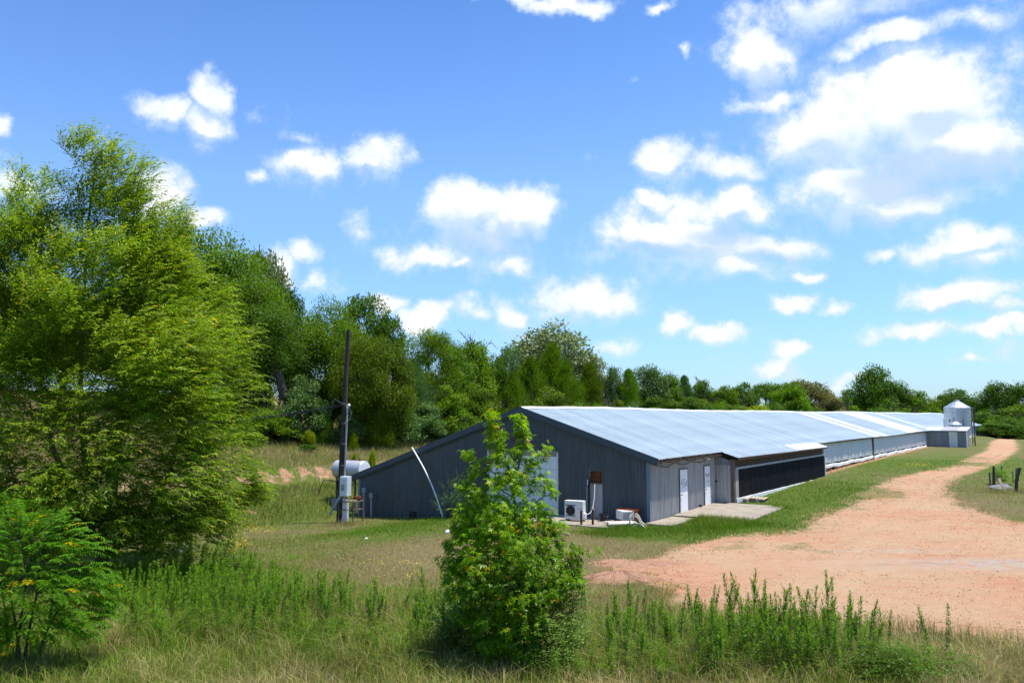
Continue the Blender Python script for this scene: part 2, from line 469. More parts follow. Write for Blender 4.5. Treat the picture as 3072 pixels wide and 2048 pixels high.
st_ = g.noise(g.v('MULTIPLY', o, (.35, 1.5, 1)), 1.1, 5, .65)
gr_c = g.mix(g.m('MULTIPLY', g.rng(st_, .50, .68), .55), gr_c, (.40, .305, .185))
gr_c = g.mix(g.m('MULTIPLY', g.rng(st_, .48, .30), .55), gr_c, (.27, .135, .078))
gr_c = g.mix(g.m('MULTIPLY', g.rng(g.noise(o, 5.5, 5, .7), .52, .68), .45), gr_c, (.25, .165, .10))
gr_c = g.mix(g.m('MULTIPLY', g.rng(g.noise(o, .16, 3, .6), .42, .62), .55), gr_c, (.43, .290, .175))
rd = g.m('ADD', g.attr('road'), g.m('ADD', g.m('MULTIPLY_ADD', n2, 2.4, -1.2), g.m('MULTIPLY_ADD', n1, 1.6, -.8)))
rd = g.m('ADD', rd, g.m('MULTIPLY_ADD', n4, .8, -.4))
rmask = g.rng(rd, -.25, .45, 1, 0)
thin = g.m('MULTIPLY', g.rng(lf, .90, 1.35), .75)
rmask = g.m('MULTIPLY', rmask, g.m('SUBTRACT', 1, thin))
base = g.mix(rmask, base, gr_c)
hgt = g.m('ADD', g.m('MULTIPLY', n3, .6), g.m('MULTIPLY', n4, .5))
M['ground'] = finish(m, g, base, .95, 0, hgt, .8, .1, .06)

# ------------------------------------------------------------------ mesh helpers
def link(o, parent=None):
    col.objects.link(o)
    if parent is not None:
        o.parent = parent
    return o
def np_mesh(name, verts, faces, mat=None, attrs=None, smooth=False):
    """verts (n,3); faces: list of int arrays (m,k)."""
    me = bpy.data.meshes.new(name)
    verts = np.ascontiguousarray(verts, np.float32)
    faces = [np.asarray(f, np.int32) for f in faces if len(f)]
    nl = sum(f.size for f in faces)
    npoly = sum(len(f) for f in faces)
    me.vertices.add(len(verts))
    me.vertices.foreach_set('co', verts.ravel())
    me.loops.add(nl)
    me.loops.foreach_set('vertex_index', np.concatenate([f.ravel() for f in faces]))
    me.polygons.add(npoly)
    tot = np.concatenate([np.full(len(f), f.shape[1], np.int32) for f in faces])
    start = np.concatenate([[0], np.cumsum(tot)[:-1]]).astype(np.int32)
    me.polygons.foreach_set('loop_start', start)
    me.polygons.foreach_set('loop_total', tot)
    if smooth:
        me.polygons.foreach_set('use_smooth', np.ones(npoly, bool))
    for nm, (dom, dat) in (attrs or {}).items():
        a = me.attributes.new(nm, 'FLOAT', dom)
        a.data.foreach_set('value', np.ascontiguousarray(dat, np.float32))
    me.update(calc_edges=True)
    me.validate()
    if mat:
        me.materials.append(mat)
    return me
def np_obj(name, verts, faces, mat=None, parent=None, attrs=None, smooth=False):
    return link(bpy.data.objects.new(name, np_mesh(name, verts, faces, mat, attrs, smooth)), parent)
class MB:
    def __init__(s):
        s.v, s.f = [], []
    def add(s, vs, fs):
        b = len(s.v)
        s.v += [tuple(map(float, p)) for p in vs]
        s.f += [tuple(i + b for i in f) for f in fs]
        return s
    def hexa(s, p):
        return s.add(p, [(3, 2, 1, 0), (4, 5, 6, 7), (0, 1, 5, 4), (1, 2, 6, 5), (2, 3, 7, 6), (3, 0, 4, 7)])
    def box(s, x0, x1, y0, y1, z0, z1, bev=0):
        if bev:
            b = bev
            ring = lambda z, q: [(x0 + q, y0 + b, z), (x0 + b, y0 + q, z), (x1 - b, y0 + q, z), (x1 - q, y0 + b, z), (x1 - q, y1 - b, z), (x1 - b, y1 - q, z), (x0 + b, y1 - q, z), (x0 + q, y1 - b, z)]
            vs = ring(z0, b * .5) + ring(z0 + b, 0) + ring(z1 - b, 0) + ring(z1, b * .5)
            fs = [tuple(range(7, -1, -1)), tuple(range(24, 32))]
            for k in range(3):
                for i in range(8):
                    j = (i + 1) % 8
                    fs.append((k * 8 + i, k * 8 + j, k * 8 + 8 + j, k * 8 + 8 + i))
            return s.add(vs, fs)
        return s.hexa([(x0, y0, z0), (x1, y0, z0), (x1, y1, z0), (x0, y1, z0), (x0, y0, z1), (x1, y0, z1), (x1, y1, z1), (x0, y1, z1)])
    def tube(s, pts, r, n=8, cap=True):
        pts = [Vector(p) for p in pts]
        rs = r if hasattr(r, '__len__') else [r] * len(pts)
        vs, fs = [], []
        ref = None
        for i, p in enumerate(pts):
            d = (pts[min(i + 1, len(pts) - 1)] - pts[max(i - 1, 0)]).normalized()
            if ref is None:
                ref = Vector((0, 0, 1)) if abs(d.z) < .9 else Vector((1, 0, 0))
            a = d.cross(ref).normalized()
            b = d.cross(a).normalized()
            ref = b.cross(d) * -1 if False else ref
            for k in range(n):
                q = 2 * math.pi * k / n
                vs.append(p + a * math.cos(q) * rs[i] + b * math.sin(q) * rs[i])
        for i in range(len(pts) - 1):
            for k in range(n):
                j = (k + 1) % n
                fs.append((i * n + k, i * n + n + k, i * n + n + j, i * n + j))
        if cap:
            fs.append(tuple(range(n)))
            fs.append(tuple((len(pts) - 1) * n + k for k in range(n - 1, -1, -1)))
        return s.add(vs, fs)
    def lathe(s, prof, c=(0, 0, 0), n=24):
        vs, fs = [], []
        for r, z in prof:
            for k in range(n):
                q = 2 * math.pi * k / n
                vs.append((c[0] + r * math.cos(q), c[1] + r * math.sin(q), c[2] + z))
        for i in range(len(prof) - 1):
            for k in range(n):
                j = (k + 1) % n
                fs.append((i * n + k, i * n + j, i * n + n + j, i * n + n + k))
        fs.append(tuple(range(n - 1, -1, -1)))
        fs.append(tuple((len(prof) - 1) * n + k for k in range(n)))
        return s.add(vs, fs)
    def mesh(s, name, mat, smooth=False):
        me = bpy.data.meshes.new(name)
        me.from_pydata(s.v, [], s.f)
        if mat:
            me.materials.append(mat)
        if smooth:
            me.polygons.foreach_set('use_smooth', [True] * len(me.polygons))
        me.update()
        return me
    def build(s, name, mat, parent=None, smooth=False):
        return link(bpy.data.objects.new(name, s.mesh(name, mat, smooth)), parent)
def tag(o, label=None, cat=None, group=None, kind=None):
    if label:
        o['label'] = label
    if cat:
        o['category'] = cat
    if group:
        o['group'] = group
    if kind:
        o['kind'] = kind
    return o
def thing(name, label, cat, loc=(0, 0, 0), rz=0.0, group=None):
    o = bpy.data.objects.new(name, None)
    o.empty_display_size = .3
    col.objects.link(o)
    o.location = loc
    o.rotation_euler = (0, 0, rz)
    return tag(o, label, cat, group)
def copy_obj(o, parent=None):
    c = o.copy()
    col.objects.link(c)
    c.parent = parent
    return c
def copy_tree(root, loc, rz=0, label=None, scale=None):
    r = root.copy()
    col.objects.link(r)
    r.location = loc
    r.rotation_euler = (root.rotation_euler[0], root.rotation_euler[1], rz)
    if scale:
        r.scale = scale
    if label:
        r['label'] = label
    for ch in root.children:
        c = ch.copy()
        col.objects.link(c)
        c.parent = r
    return r

# ------------------------------------------------------------------ terrain
front = np.linspace(R(-48), R(48), 300)
rest = np.linspace(R(48), R(312), 60)[1:-1]
angs = np.concatenate([front, rest])
rads = np.concatenate([np.linspace(1.5, 10, 10)[:-1], np.geomspace(10, 4200, 330)])
A_, R_ = np.meshgrid(angs, rads)
gx, gy = (R_ * np.sin(A_)).ravel(), (R_ * np.cos(A_)).ravel()
gz = height(gx, gy)
na, nr = len(angs), len(rads)
idx = np.arange(na * nr).reshape(nr, na)
q = np.stack([idx[:-1], np.roll(idx, -1, 1)[:-1], np.roll(idx, -1, 1)[1:], idx[1:]], -1).reshape(-1, 4)
vs = np.column_stack([gx, gy, gz])
cen = len(vs)
vs = np.vstack([vs, [[0, 0, 0]]])
tri = np.column_stack([np.roll(idx[0], -1), idx[0], np.full(na, cen)])
q = q[:, ::-1]
gx, gy = vs[:, 0], vs[:, 1]
t_, s_ = ts(gx, gy)
road_d = np.clip(sdf(gx, gy), -4, 4)
s2 = s_ + .55 * wob(gx, gy, .8)
clay = sm(23.0, 23.4, s2) * (1 - sm(24.0, 24.5, s2)) * sm(-22, -14, t_) * (1 - sm(60, 90, t_)) * np.clip(.42 + .55 * wob(gx, gy, 1.1, 5) + .28 * np.exp(-((t_ - 3.5) / 4.5) ** 2), 0, .95)
clay = np.maximum(clay, .62 * np.exp(-((t_ + .15) / .35) ** 2) * (s_ > 5) * (s_ < 18))
clay = np.maximum(clay, .85 * np.exp(-((s_ + .3) / .5) ** 2) * (t_ > 25) * (t_ < 76))
bx, by = ground_hit(735, 1510)
clay = np.maximum(clay, .6 * np.exp(-(((gx - bx) / 1.6) ** 2 + ((gy - by) / .5) ** 2)))
px0, py0 = ground_hit(2960, 1695)
pale = np.exp(-(((gx - px0) / 5) ** 2 + ((gy - py0) / .9) ** 2))
px1, py1 = ground_hit(2640, 1655)
pale = np.maximum(pale, .8 * np.exp(-(((gx - px1) / 2.5) ** 2 + ((gy - py1) / .4) ** 2)))
lu = lush(gx, gy)
at_g = {'road': ('POINT', road_d), 'lush': ('POINT', lu), 'clay': ('POINT', clay), 'pale': ('POINT', pale)}
ground = np_obj('ground', vs, [q, tri[:, ::-1]], M['ground'], None, at_g, True)
tag(ground, kind='structure')

# gravel road: the core of the gravelled area as a sheet of its own, ragged at its edge
stepg = .22
xs = np.arange(ROAD[:, 0].min() - 1, 48, stepg)
ys_ = np.geomspace(15.5, 130, 330)
X, Yg = np.meshgrid(xs, ys_)
d = sdf(X, Yg).reshape(X.shape) + .35 * wob(X, Yg, 3.3) + .25 * wob(X, Yg, 1.1, 2)
keep = d < -.55
cell = keep[:-1, :-1] & keep[1:, :-1] & keep[:-1, 1:] & keep[1:, 1:]
ids = np.arange(X.size).reshape(X.shape)
Q = np.stack([ids[:-1, :-1], ids[:-1, 1:], ids[1:, 1:], ids[1:, :-1]], -1)[cell]
used, inv = np.unique(Q, return_inverse=True)
rx, ry = X.ravel()[used], Yg.ravel()[used]
ridge = .05 * np.exp(-(((rx - px0) / 6) ** 2 + ((ry - py0) / .7) ** 2)) * (1 + wob(rx, ry, 4))
rz_ = height(rx, ry) + .005 + (.012 + .012 * wob(rx, ry, 6) + ridge) * sm(-.7, -1.6, sdf(rx, ry))
pal = np.exp(-(((rx - px0) / 5) ** 2 + ((ry - py0) / .9) ** 2))
pal = np.maximum(pal, .8 * np.exp(-(((rx - px1) / 2.5) ** 2 + ((ry - py1) / .4) ** 2)))
road = np_obj('gravel_road', np.column_stack([rx, ry, rz_]), [inv.reshape(-1, 4)], M['ground'], None,
              {'road': ('POINT', np.clip(sdf(rx, ry), -4, 4)), 'lush': ('POINT', lush(rx, ry)), 'clay': ('POINT', rx * 0), 'pale': ('POINT', pal)}, True)
tag(road, kind='structure')

# ------------------------------------------------------------------ barn
barn = thing('poultry_barn', 'long low poultry barn with dark grey gable and pale metal roof', 'barn', barn_pt(0, 0, 0), math.pi / 2 - ANG)
RS, RZ, ES, EZ, LS, LZ = 6.52, 4.86, -.45, 2.66, 17.87, 1.15
BL = 143.0
def roof_z(s):
    return RZ + (EZ - RZ) * (RS - s) / (RS - ES) if s < RS else RZ + (LZ - RZ) * (s - RS) / (LS - RS)
def ribbed(a0, a1, zb, zt0, zt1, mp, pitch=.155, depth=.024, rib=.045):
    prof = [(a0, 0)]
    n = max(1, round((a1 - a0) / pitch))
    pt = (a1 - a0) / n
    for i in range(n):
        c = a0 + (i + .5) * pt
        prof += [(c - rib * .7, 0), (c - rib * .35, depth), (c + rib * .35, depth), (c + rib * .7, 0)]
    prof.append((a1, 0))
    vs, fs = [], []
    for a, o in prof:
        k = (a - a0) / (a1 - a0)
        vs += [mp(a, o, zb), mp(a, o, zt0 + (zt1 - zt0) * k)]
    for i in range(len(prof) - 1):
        fs.append((2 * i, 2 * i + 2, 2 * i + 3, 2 * i + 1))
    return MB().add(vs, fs)
gm = lambda a, o, z: (-o, a, z)
edges = [.0, .8, 1.52, 2.24, 2.87, 3.7, 4.56, 5.5, 6.52, 7.5, 8.47, 9.3, 10.2, 11.1, 12.0, 12.9, 13.8, 14.7, 15.6, 16.4, 17.25]
for i in range(len(edges) - 1):
    a0, a1 = edges[i], edges[i + 1]
    zt0, zt1 = roof_z(a0) - .03, roof_z(a1) - .03
    gb = -.25 - .93 * float(sm(4, 16.5, a1)) - .1
    if 4.56 <= a0 < 8.4:
        gb = 2.86
    mt = M['gable']
    if abs(a0 - 2.24) < .01:
        ribbed(a0, a1, 2.03, zt0, zt1, gm).build('siding_sheet', mt, barn)
        ribbed(a0, a1, -.2, 1.52, 1.52, lambda a, o, z: (-o - .012, a, z), .16).build('patch_sheet', M['galv'], barn)
        continue
    ribbed(a0, a1, gb, zt0, zt1, gm).build('siding_sheet', mt, barn)
MB().box(-.016, -.006, 2.93, 3.07, -.1, 1.35).build('patch_strip', plain('pale_green_strip', (.20, .25, .24), .6, 0, .15, 3, .3, True), barn)
# wall opening with a rusty plate set inside
op = MB()
op.box(.10, .12, 2.20, 2.91, 1.45, 2.1)
op.build('opening_plate', M['rust_plate'], barn)
f = MB()
f.box(-.02, .10, 2.865, 2.905, 1.50, 2.06).box(-.02, .10, 2.20, 2.245, 1.50, 2.06).box(-.03, .10, 2.19, 2.91, 2.06, 2.10).box(-.03, .10, 2.19, 2.91, 1.46, 1.50)
f.build('opening_frame', M['wood_old'], barn)
MB().tube([(-.10, 2.80, 1.72), (-.11, 2.86, 1.62), (-.10, 2.88, 1.4), (-.09, 2.89, .7), (-.09, 2.89, -.1)], .038, 8).build('drain_pipe', M['black'], barn)
MB().box(-.06, .02, 2.90, 2.99, 1.42, 1.66, .01).build('junction_box', M['white_plastic'], barn)
# base vent
ve = MB().box(-.05, .05, 13.08, 13.5, -.78, -.42)
ve.build('floor_vent', M['black'], barn)
# rake trim, corners
for (sa, sb) in ((ES - .05, RS), (RS, LS + .05)):
    za, zb = roof_z(sa) if sa >= ES else EZ - .0158, roof_z(sb) if sb <= LS else LZ - .0163
    x0, x1 = -.17, -.13
    MB().hexa([(x0, sa, za - .24), (x1, sa, za - .24), (x1, sb, zb - .24), (x0, sb, zb - .24), (x0, sa, za + .045), (x1, sa, za + .045), (x1, sb, zb + .045), (x0, sb, zb + .045)]).build('rake_trim', M['trim'], barn)
    MB().hexa([(x1 + .002, sa, za - .30), (-.02, sa, za - .30), (-.02, sb, zb - .30), (x1 + .002, sb, zb - .30), (x1 + .002, sa, za - .26), (-.02, sa, za - .26), (-.02, sb, zb - .26), (x1 + .002, sb, zb - .26)]).build('soffit_strip', M['trim'], barn)
cz = -.12
MB().box(-.035, .13, -.035, .004, cz, 2.62).box(-.035, -.004, .002, .12, cz, 2.66).build('corner_trim', M['trim_pale'], barn)
MB().box(-.035, .10, 17.13, 17.29, -1.25, 1.28).build('corner_trim', M['trim_pale'], barn)
# left wall and far wall, left slope
ribbed(0, BL, -1.4, 1.3, 1.3, lambda a, o, z: (a, 17.25 + o, z), .6).build('back_wall', M['galv_old'], barn)
fw = MB().add([(BL, 0, -1), (BL, 17.25, -1), (BL, 17.25, 1.3), (BL, RS, RZ - .05), (BL, 0, 2.75)], [(0, 1, 2, 3, 4)])
fw.build('end_wall', M['galv_old'], barn)
ls = ribbed(-.15, BL + .3, 0, 1, 1, lambda a, o, z: (a, RS + (LS - RS) * z, RZ + (LZ - RZ) * z + o), .6, .02)
ls.build('far_roof_slope', M['roof'], barn)
# right slope: sheets laid edge to edge
SW = .95
def slope_sheet(s0, s1, z0, z1, w, segs=1):
    vs, fs = [], []
    prof = []
    n = 4
    for i in range(n):
        c = (i + .5) * w / n
        prof += [(c - .034, 0), (c - .014, .042), (c + .014, .042), (c + .034, 0)]
    prof = [(0, .002)] + prof + [(w + .012, -.003)]
    for a, o in prof:
        vs += [(a, s0, z0 + o), (a, s1, z1 + o)]
    for i in range(len(prof) - 1):
        fs.append((2 * i + 1, 2 * i + 3, 2 * i + 2, 2 * i))
    return MB().add(vs, fs)
proto = slope_sheet(RS, ES, RZ, EZ, SW).mesh('roof_sheet', M['roof'])
TR = [(44.1, 46.1), (48.6, 50.3), (61.4, 70.3), (78.6, 79.8), (81.0, 82.0)]
def sag(t):
    return .035 * math.sin(t * .21) + .03 * math.sin(t * .09 + 1) - .03
t0 = -.15
k = 0
while t0 < BL:
    o = link(bpy.data.objects.new('roof_sheet', proto), barn)
    o.location = (t0, 0, sag(t0))
    o.rotation_euler = (.0007 * math.sin(k * 2.7), 0, 0)
    if any(a <= t0 + SW / 2 <= b for a, b in TR):
        o.material_slots[0].link = 'OBJECT'
        o.material_slots[0].material = M['roof_white']
        o['label'] = 'white translucent roof sheet'
        o.location.z += .012
    t0 += SW
    k += 1
e2z = 2.41
ext = slope_sheet(ES + .06, -1.24, EZ - .008 + .02, e2z, SW).mesh('eave_sheet', M['roof'])
t0 = 7.45
while t0 < 24.4:
    o = link(bpy.data.objects.new('eave_sheet', ext), barn)
    o.location = (t0, 0, sag(t0) * .5)
    if t0 > 17.4:
        o.material_slots[0].link = 'OBJECT'
        o.material_slots[0].material = M['roof_white']
        o['label'] = 'white translucent eave sheet'
        o.location.z += .03
    t0 += SW
rc = MB()
N = 150
prof = [(-.26, -.072), (-.05, .03), (.05, .03), (.26, -.072)]
vs, fs = [], []
for i in range(N + 1):
    t = -.16 + (BL + .3) * i / N
    for a, b in prof:
        vs.append((t, RS - a, RZ + b + sag(t) + .026 + .012 * math.sin(i * 1.7)))
for i in range(N):
    for j in range(3):
        fs.append((i * 4 + j, i * 4 + j + 1, i * 4 + 5 + j, i * 4 + 4 + j))
rc.add(vs, fs).build('ridge_cap', M['ridge'], barn)
# underside boards along the eave
def eave_board(ta, tb, s, z, h, name, mt):
    MB().box(ta, tb, s - .02, s + .02, z - h, z - .012).build(name, mt, barn)
eave_board(-.12, 7.44, ES + .05, EZ - .05, .10, 'eave_board', M['wood_brown'])
eave_board(24.7, BL, ES + .05, EZ - .05, .09, 'eave_board', M['wood_brown'])
eave_board(7.5, 24.55, -1.20, e2z - .02, .08, 'eave_board', M['wood_brown'])
for i in range(8):
    t = .5 + i * .95
    MB().box(t, t + .05, ES + .08, -.03, EZ - .21, EZ - .06).build('rafter_tail', M['wood_old'], barn)
# front long wall
wm = lambda a, o, z: (a, -o, z)
ed = [.0, .98, 1.98, 2.98, 4.0, 5.0, 5.95, 6.8, 7.45]
for i in range(8):
    ribbed(ed[i], ed[i + 1], -.1, 2.62, 2.62, wm, .135, .03, .05).build('wall_sheet', M['galv'], barn)
def walk_door(ta, tb, z0, z1, letters, handle_t, hz):
    d = MB().box(ta, tb, -.062, -.03, z0, z1, .006).build('door', M['white'], barn)
    fr = MB()
    fr.box(ta - .05, ta - .004, -.07, -.018, z0, z1 + .05).box(tb + .004, tb + .05, -.07, -.018, z0, z1 + .05).box(ta - .004, tb + .004, -.07, -.018, z1 + .004, z1 + .05)
    fr.build('door_frame', M['wood_old'], d)
    h = MB().tube([(handle_t, -.062, hz), (handle_t, -.12, hz)], .018, 8).tube([(handle_t - .01, -.115, hz), (handle_t + .09, -.115, hz)], .012, 6)
    h.build('handle', M['dark'], d)
    return d
def stroke(mb, pts, t0, z0, s, y, wd):
    P = [(t0 + a * s, z0 + b * s) for a, b in pts]
    for (a, b), (c, e) in zip(P[:-1], P[1:]):
        L = math.hypot(c - a, e - b) or 1
        nx, nz = -(e - b) / L * wd, (c - a) / L * wd
        ex, ez = (c - a) / L * wd * .6, (e - b) / L * wd * .6
        a, b, c, e = a - ex, b - ez, c + ex, e + ez
        mb.hexa([(a + nx, y, b + nz), (c + nx, y, e + nz), (c - nx, y, e - nz), (a - nx, y, b - nz), (a + nx, y - .003, b + nz), (c + nx, y - .003, e + nz), (c - nx, y - .003, e - nz), (a - nx, y - .003, b - nz)])
d1 = walk_door(3.06, 3.91, .05, 2.03, None, 3.12, .92)
mb = MB()
stroke(mb, [(.30, 1.0), (.0, .42), (.42, .38)], 3.17, 1.25, .36, -.0625, .013)
stroke(mb, [(.34, .75), (.34, .02)], 3.17, 1.25, .36, -.0628, .013)
mb.build('door_number', M['paint_black'], d1)
mb = MB()
stroke(mb, [(.42, 1.05), (.08, 1.0), (.06, .62), (.34, .64), (.44, .40), (.30, .12), (.02, .10)], 3.41, 1.22, .36, -.0625, .013)
mb.build('door_number', M['paint_black'], d1)
mb = MB()
stroke(mb, [(.0, .05), (.22, .82), (.46, .0)], 3.66, 1.25, .36, -.0625, .013)
stroke(mb, [(.08, .34), (.40, .34)], 3.66, 1.25, .36, -.0628, .012)
mb.build('door_letter', M['paint_black'], d1)
d2 = walk_door(5.98, 6.70, .07, 2.04, None, 6.06, .95)
MB().box(6.10, 6.58, -.066, -.0635, 1.22, 1.72).build('notice', M['white_plastic'], d2)
MB().box(6.12, 6.22, -.069, -.0665, 1.55, 1.70).build('notice_mark', M['red'], d2)
MB().box(6.46, 6.57, -.069, -.0665, 1.55, 1.70).build('notice_mark', M['red'], d2)
for (a, b, z) in ((6.25, 6.43, 1.58), (6.26, 6.42, 1.48), (6.30, 6.38, 1.38), (6.18, 6.52, 1.29)):
    MB().box(a, b, -.069, -.0665, z, z + .022).build('notice_line', M['paint_black'], d2)
MB().box(5.28, 5.42, -.14, -.02, .02, .28, .012).build('wall_vent', M['black'], barn)
lampb = MB().tube([(6.0, -.02, 2.46), (6.0, -.22, 2.44)], .03, 8).lathe([(.03, .06), (.075, 0), (.07, -.05), (.02, -.07)], (6.0, -.25, 2.43), 12)
lampb.build('flood_lamp', M['white_plastic'], barn)
cb = []
for i in range(29):
    t = .5 + i * .2
    cb.append((t, -.10, 2.40 - .13 * abs(math.sin((t - .5) / 1.9 * math.pi)) + .02 * math.sin(t * 3)))
MB().tube(cb, .016, 5).build('cable', M['wire'], barn)
# gable roll door
gd = MB().box(.03, .05, 4.56, 8.47, 2.62, 2.86)
gd.build('door_header', M['cream_board'], barn)
MB().box(-.03, .06, 4.50, 4.58, -.3, 2.86).build('door_jamb', M['off_white'], barn)
MB().box(-.03, .06, 8.45, 8.53, -.6, 2.86).build('door_jamb', M['off_white'], barn)
MB().box(-.05, .06, 4.50, 8.53, 2.80, 2.865).build('door_lintel', M['cream_board'], barn)
gdo = None
for i in range(5):
    z0 = -.35 + i * .594
    p = MB().box(.0, .03, 4.585, 8.445, z0 + .006, z0 + .588)
    for j in range(4):
        y0 = 4.66 + j * .955
        p.box(-.008, .001, y0, y0 + .86, z0 + .10, z0 + .49, .004)
    p.build('door_section', M['white'], barn)
# bumped out bay with cooling pads
PB = 7.47
ribbed(-.86, .0, .12, 2.60, 2.60, lambda a, o, z: (PB - o, a, z - (.32 * (-a) if z > 2 else 0) - .06), .145, .016).build('bay_end_sheet', M['galv_old'], barn)
bd = ribbed(-.80, -.03, .16, 2.06, 2.06, lambda a, o, z: (PB - .04 - o, a, z), .19, .014).build('metal_door', M['galv'], barn)
MB().box(PB - .09, PB - .05, -.16, -.03, 1.22, 1.27).build('hasp', M['dark'], bd)
MB().box(PB - .05, PB + .04, -.86, -.82, .1, 2.35).box(PB - .05, PB + .04, -.03, .0, .1, 2.60).build('bay_post', M['wood_old'], barn)
MB().box(PB + .05, PB + .22, -.96, -.84, .1, 2.33).build('bay_post', M['wood_old'], barn)
MB().hexa([(PB - .06, -1.22, 2.30), (PB - .02, -1.22, 2.30), (PB - .02, -.0, 2.66), (PB - .06, .0, 2.66), (PB - .06, -1.22, 2.41), (PB - .02, -1.22, 2.41), (PB - .02, .0, 2.79), (PB - .06, .0, 2.79)]).build('bay_rake_board', M['dark'], barn)
W0 = -.93
MB().box(7.70, 24.85, W0 + .02, W0 + .06, 1.93, 2.38).build('rusty_band_board', M['wood_brown'], barn)
MB().box(7.72, 8.12, W0 - .04, W0 + .02, .40, 1.90).build('pad_end_board', M['cream_board'], barn)
MB().box(7.72, 24.9, W0 - .07, W0 + .018, 1.83, 1.935).build('pad_rail', M['grey_pvc'], barn)
MB().box(7.72, 24.9, W0 - .09, W0 + .05, .20, .415).build('pad_sill', M['concrete_white'], barn)
MB().box(24.80, 24.92, W0 - .06, W0 + .3, .36, 1.86).build('pad_end_post', M['grey_box'], barn)
MB().box(24.70, 24.78, W0 + .06, -.02, .2, 2.5).build('bay_side', M['wood_old'], barn)
pads = ribbed(0, .975, .42, 1.826, 1.826, lambda a, o, z: (a, W0 - .005 - o, z), .11, .022, .05)
padm = pads.mesh('cooling_pad', M['black_pad'])
for i in range(17):
    o = link(bpy.data.objects.new('cooling_pad', padm), barn)
    o.location = (8.13 + i * .98, .012 * math.sin(i * 2.1), 0)
# curtain wall
def curtain(ta, tb, seed):
    nx, nz = int((tb - ta) / .22), 9
    a = np.linspace(ta, tb, nx)
    zz = np.linspace(0, 1, nz)
    Aq, Zq = np.meshgrid(a, zz)
    scal = .07 * np.abs(np.sin(Aq * 1.15 + seed)) * (1 - Zq) ** 3
    fold = .030 * np.sin(Aq * 5.3 + 1.3 * np.sin(Aq * .9) + seed) + .022 * np.sin(Aq * 11 + seed * 2 + Zq * 2) + .05 * (1 - Zq) ** 2 * np.abs(np.sin(Aq * 1.15 + seed))
    Y = -.09 - fold - .05 * np.sin(Zq * math.pi)
    Zr = 1.05 + scal + Zq * (2.60 - 1.05 - scal)
    v_ = np.column_stack([Aq.ravel(), Y.ravel(), Zr.ravel()])
    I = np.arange(nx * nz).reshape(nz, nx)
    Q = np.stack([I[:-1, :-1], I[:-1, 1:], I[1:, 1:], I[1:, :-1]], -1).reshape(-1, 4)
    np_obj('curtain', v_, [Q], M['curtain'], barn, None, True)
    pts = [(t, -.13 + .02 * math.sin(t * 1.7), .86 + .03 * math.sin(t * .9 + seed) + .02 * math.sin(t * 2.3)) for t in np.linspace(ta, tb, int((tb - ta) * 1.5))]
    vs, fs = [], []
    for (t, y, z) in pts:
        vs += [(t, y, z - .13), (t, y - .06, z - .10), (t, y - .06, z + .09), (t, y, z + .12)]
    for i in range(len(pts) - 1):
        for j in range(4):
            k = (j + 1) % 4
            fs.append((i * 4 + j, i * 4 + k, i * 4 + 4 + k, i * 4 + 4 + j))
    MB().add(vs, fs).build('curtain_hem', M['foam'], barn)
    MB().tube([(t, -.11, 1.005 + .015 * math.sin(t * 1.3)) for t in np.linspace(ta, tb, int(tb - ta))], .022, 6).build('curtain_rod', M['dark'], barn)
curtain(24.95, 44.4, 0)
curtain(44.85, 75.2, 2)
curtain(79.0, BL - .2, 4)
MB().box(44.52, 44.72, -.20, -.02, .3, 2.62).build('wall_post', M['wood_old'], barn)
MB().box(24.95, BL, -.06, .05, -.5, .76).build('footing', M['clay_base'], barn)
MB().box(7.5, BL, -.05, .02, .70, 2.64).build('inner_wall', M['galv_old'], barn)
for t in (30.5, 37.2, 53.5, 66.0):
    MB().box(t, t + .28, -.20, -.07, .45, .74, .02).build('footing_vent', M['black'], barn)
fh = MB().hexa([(138.5, -1.5, .9), (141.5, -1.5, .9), (141.5, -.2, .9), (138.5, -.2, .9), (138.5, -1.9, 2.3), (141.5, -1.9, 2.3), (141.5, -.2, 2.3), (138.5, -.2, 2.3)])
fh.build('fan_hood', M['off_white'], barn)

# concrete slabs
def slab(name, label, t0, t1, s0, s1, zt, th=.12):
    mb = MB().box(t0, t1, s0, s1, zt - th - .3, zt, .02)
    o = mb.build(name, M['concrete'])
    o.location = barn_pt(0, 0, 0)
    o.rotation_euler = (0, 0, math.pi / 2 - ANG)
    tag(o, kind='structure')
    return o
slab('concrete_pad', '', -2.6, -.06, .6, 4.7, .05)
dp = MB().hexa([(2.2, -3.5, -.4), (7.42, -3.5, -.4), (7.42, -.06, -.4), (2.2, -.06, -.4), (2.2, -3.5, .115), (7.42, -3.5, .23), (7.42, -.06, .23), (2.2, -.06, .115)]).build('concrete_pad', M['concrete'])
dp.location = barn_pt(0, 0, 0)
dp.rotation_euler = (0, 0, math.pi / 2 - ANG)
tag(dp, kind='structure')
slab('concrete_walkway', '', -.6, 2.16, -1.2, -.06, .06)

# ------------------------------------------------------------------ shed, bins
def loc_thing(name, label, cat, t, s, z=None, group=None, rz=None):
    x, y, _ = barn_pt(t, s)
    return thing(name, label, cat, (x, y, hz1(x, y) if z is None else z), math.pi / 2 - ANG if rz is None else rz, group)
shed = loc_thing('metal_shed', 'small grey corrugated metal shed with a pale centre sheet beside the feed bins', 'shed', 75.2, 0, .5)
shm = lambda a, o, z: (-o, -a, z)
for i, (a0, a1, mt) in enumerate([(.0, .85, 'galv_old'), (.85, 1.7, 'galv_old'), (1.7, 2.5, 'galv_old'), (2.5, 3.35, 'off_white'), (3.35, 4.25, 'galv_old')]):
    ribbed(a0, a1, -.1, 2.16, 2.16, shm, .14, .016).build('wall_sheet', M[mt], shed)
ribbed(0, 3.3, -.1, 2.16, 2.5, lambda a, o, z: (a, -4.25 - o, z), .14, .016).build('side_wall', M['galv'], shed)
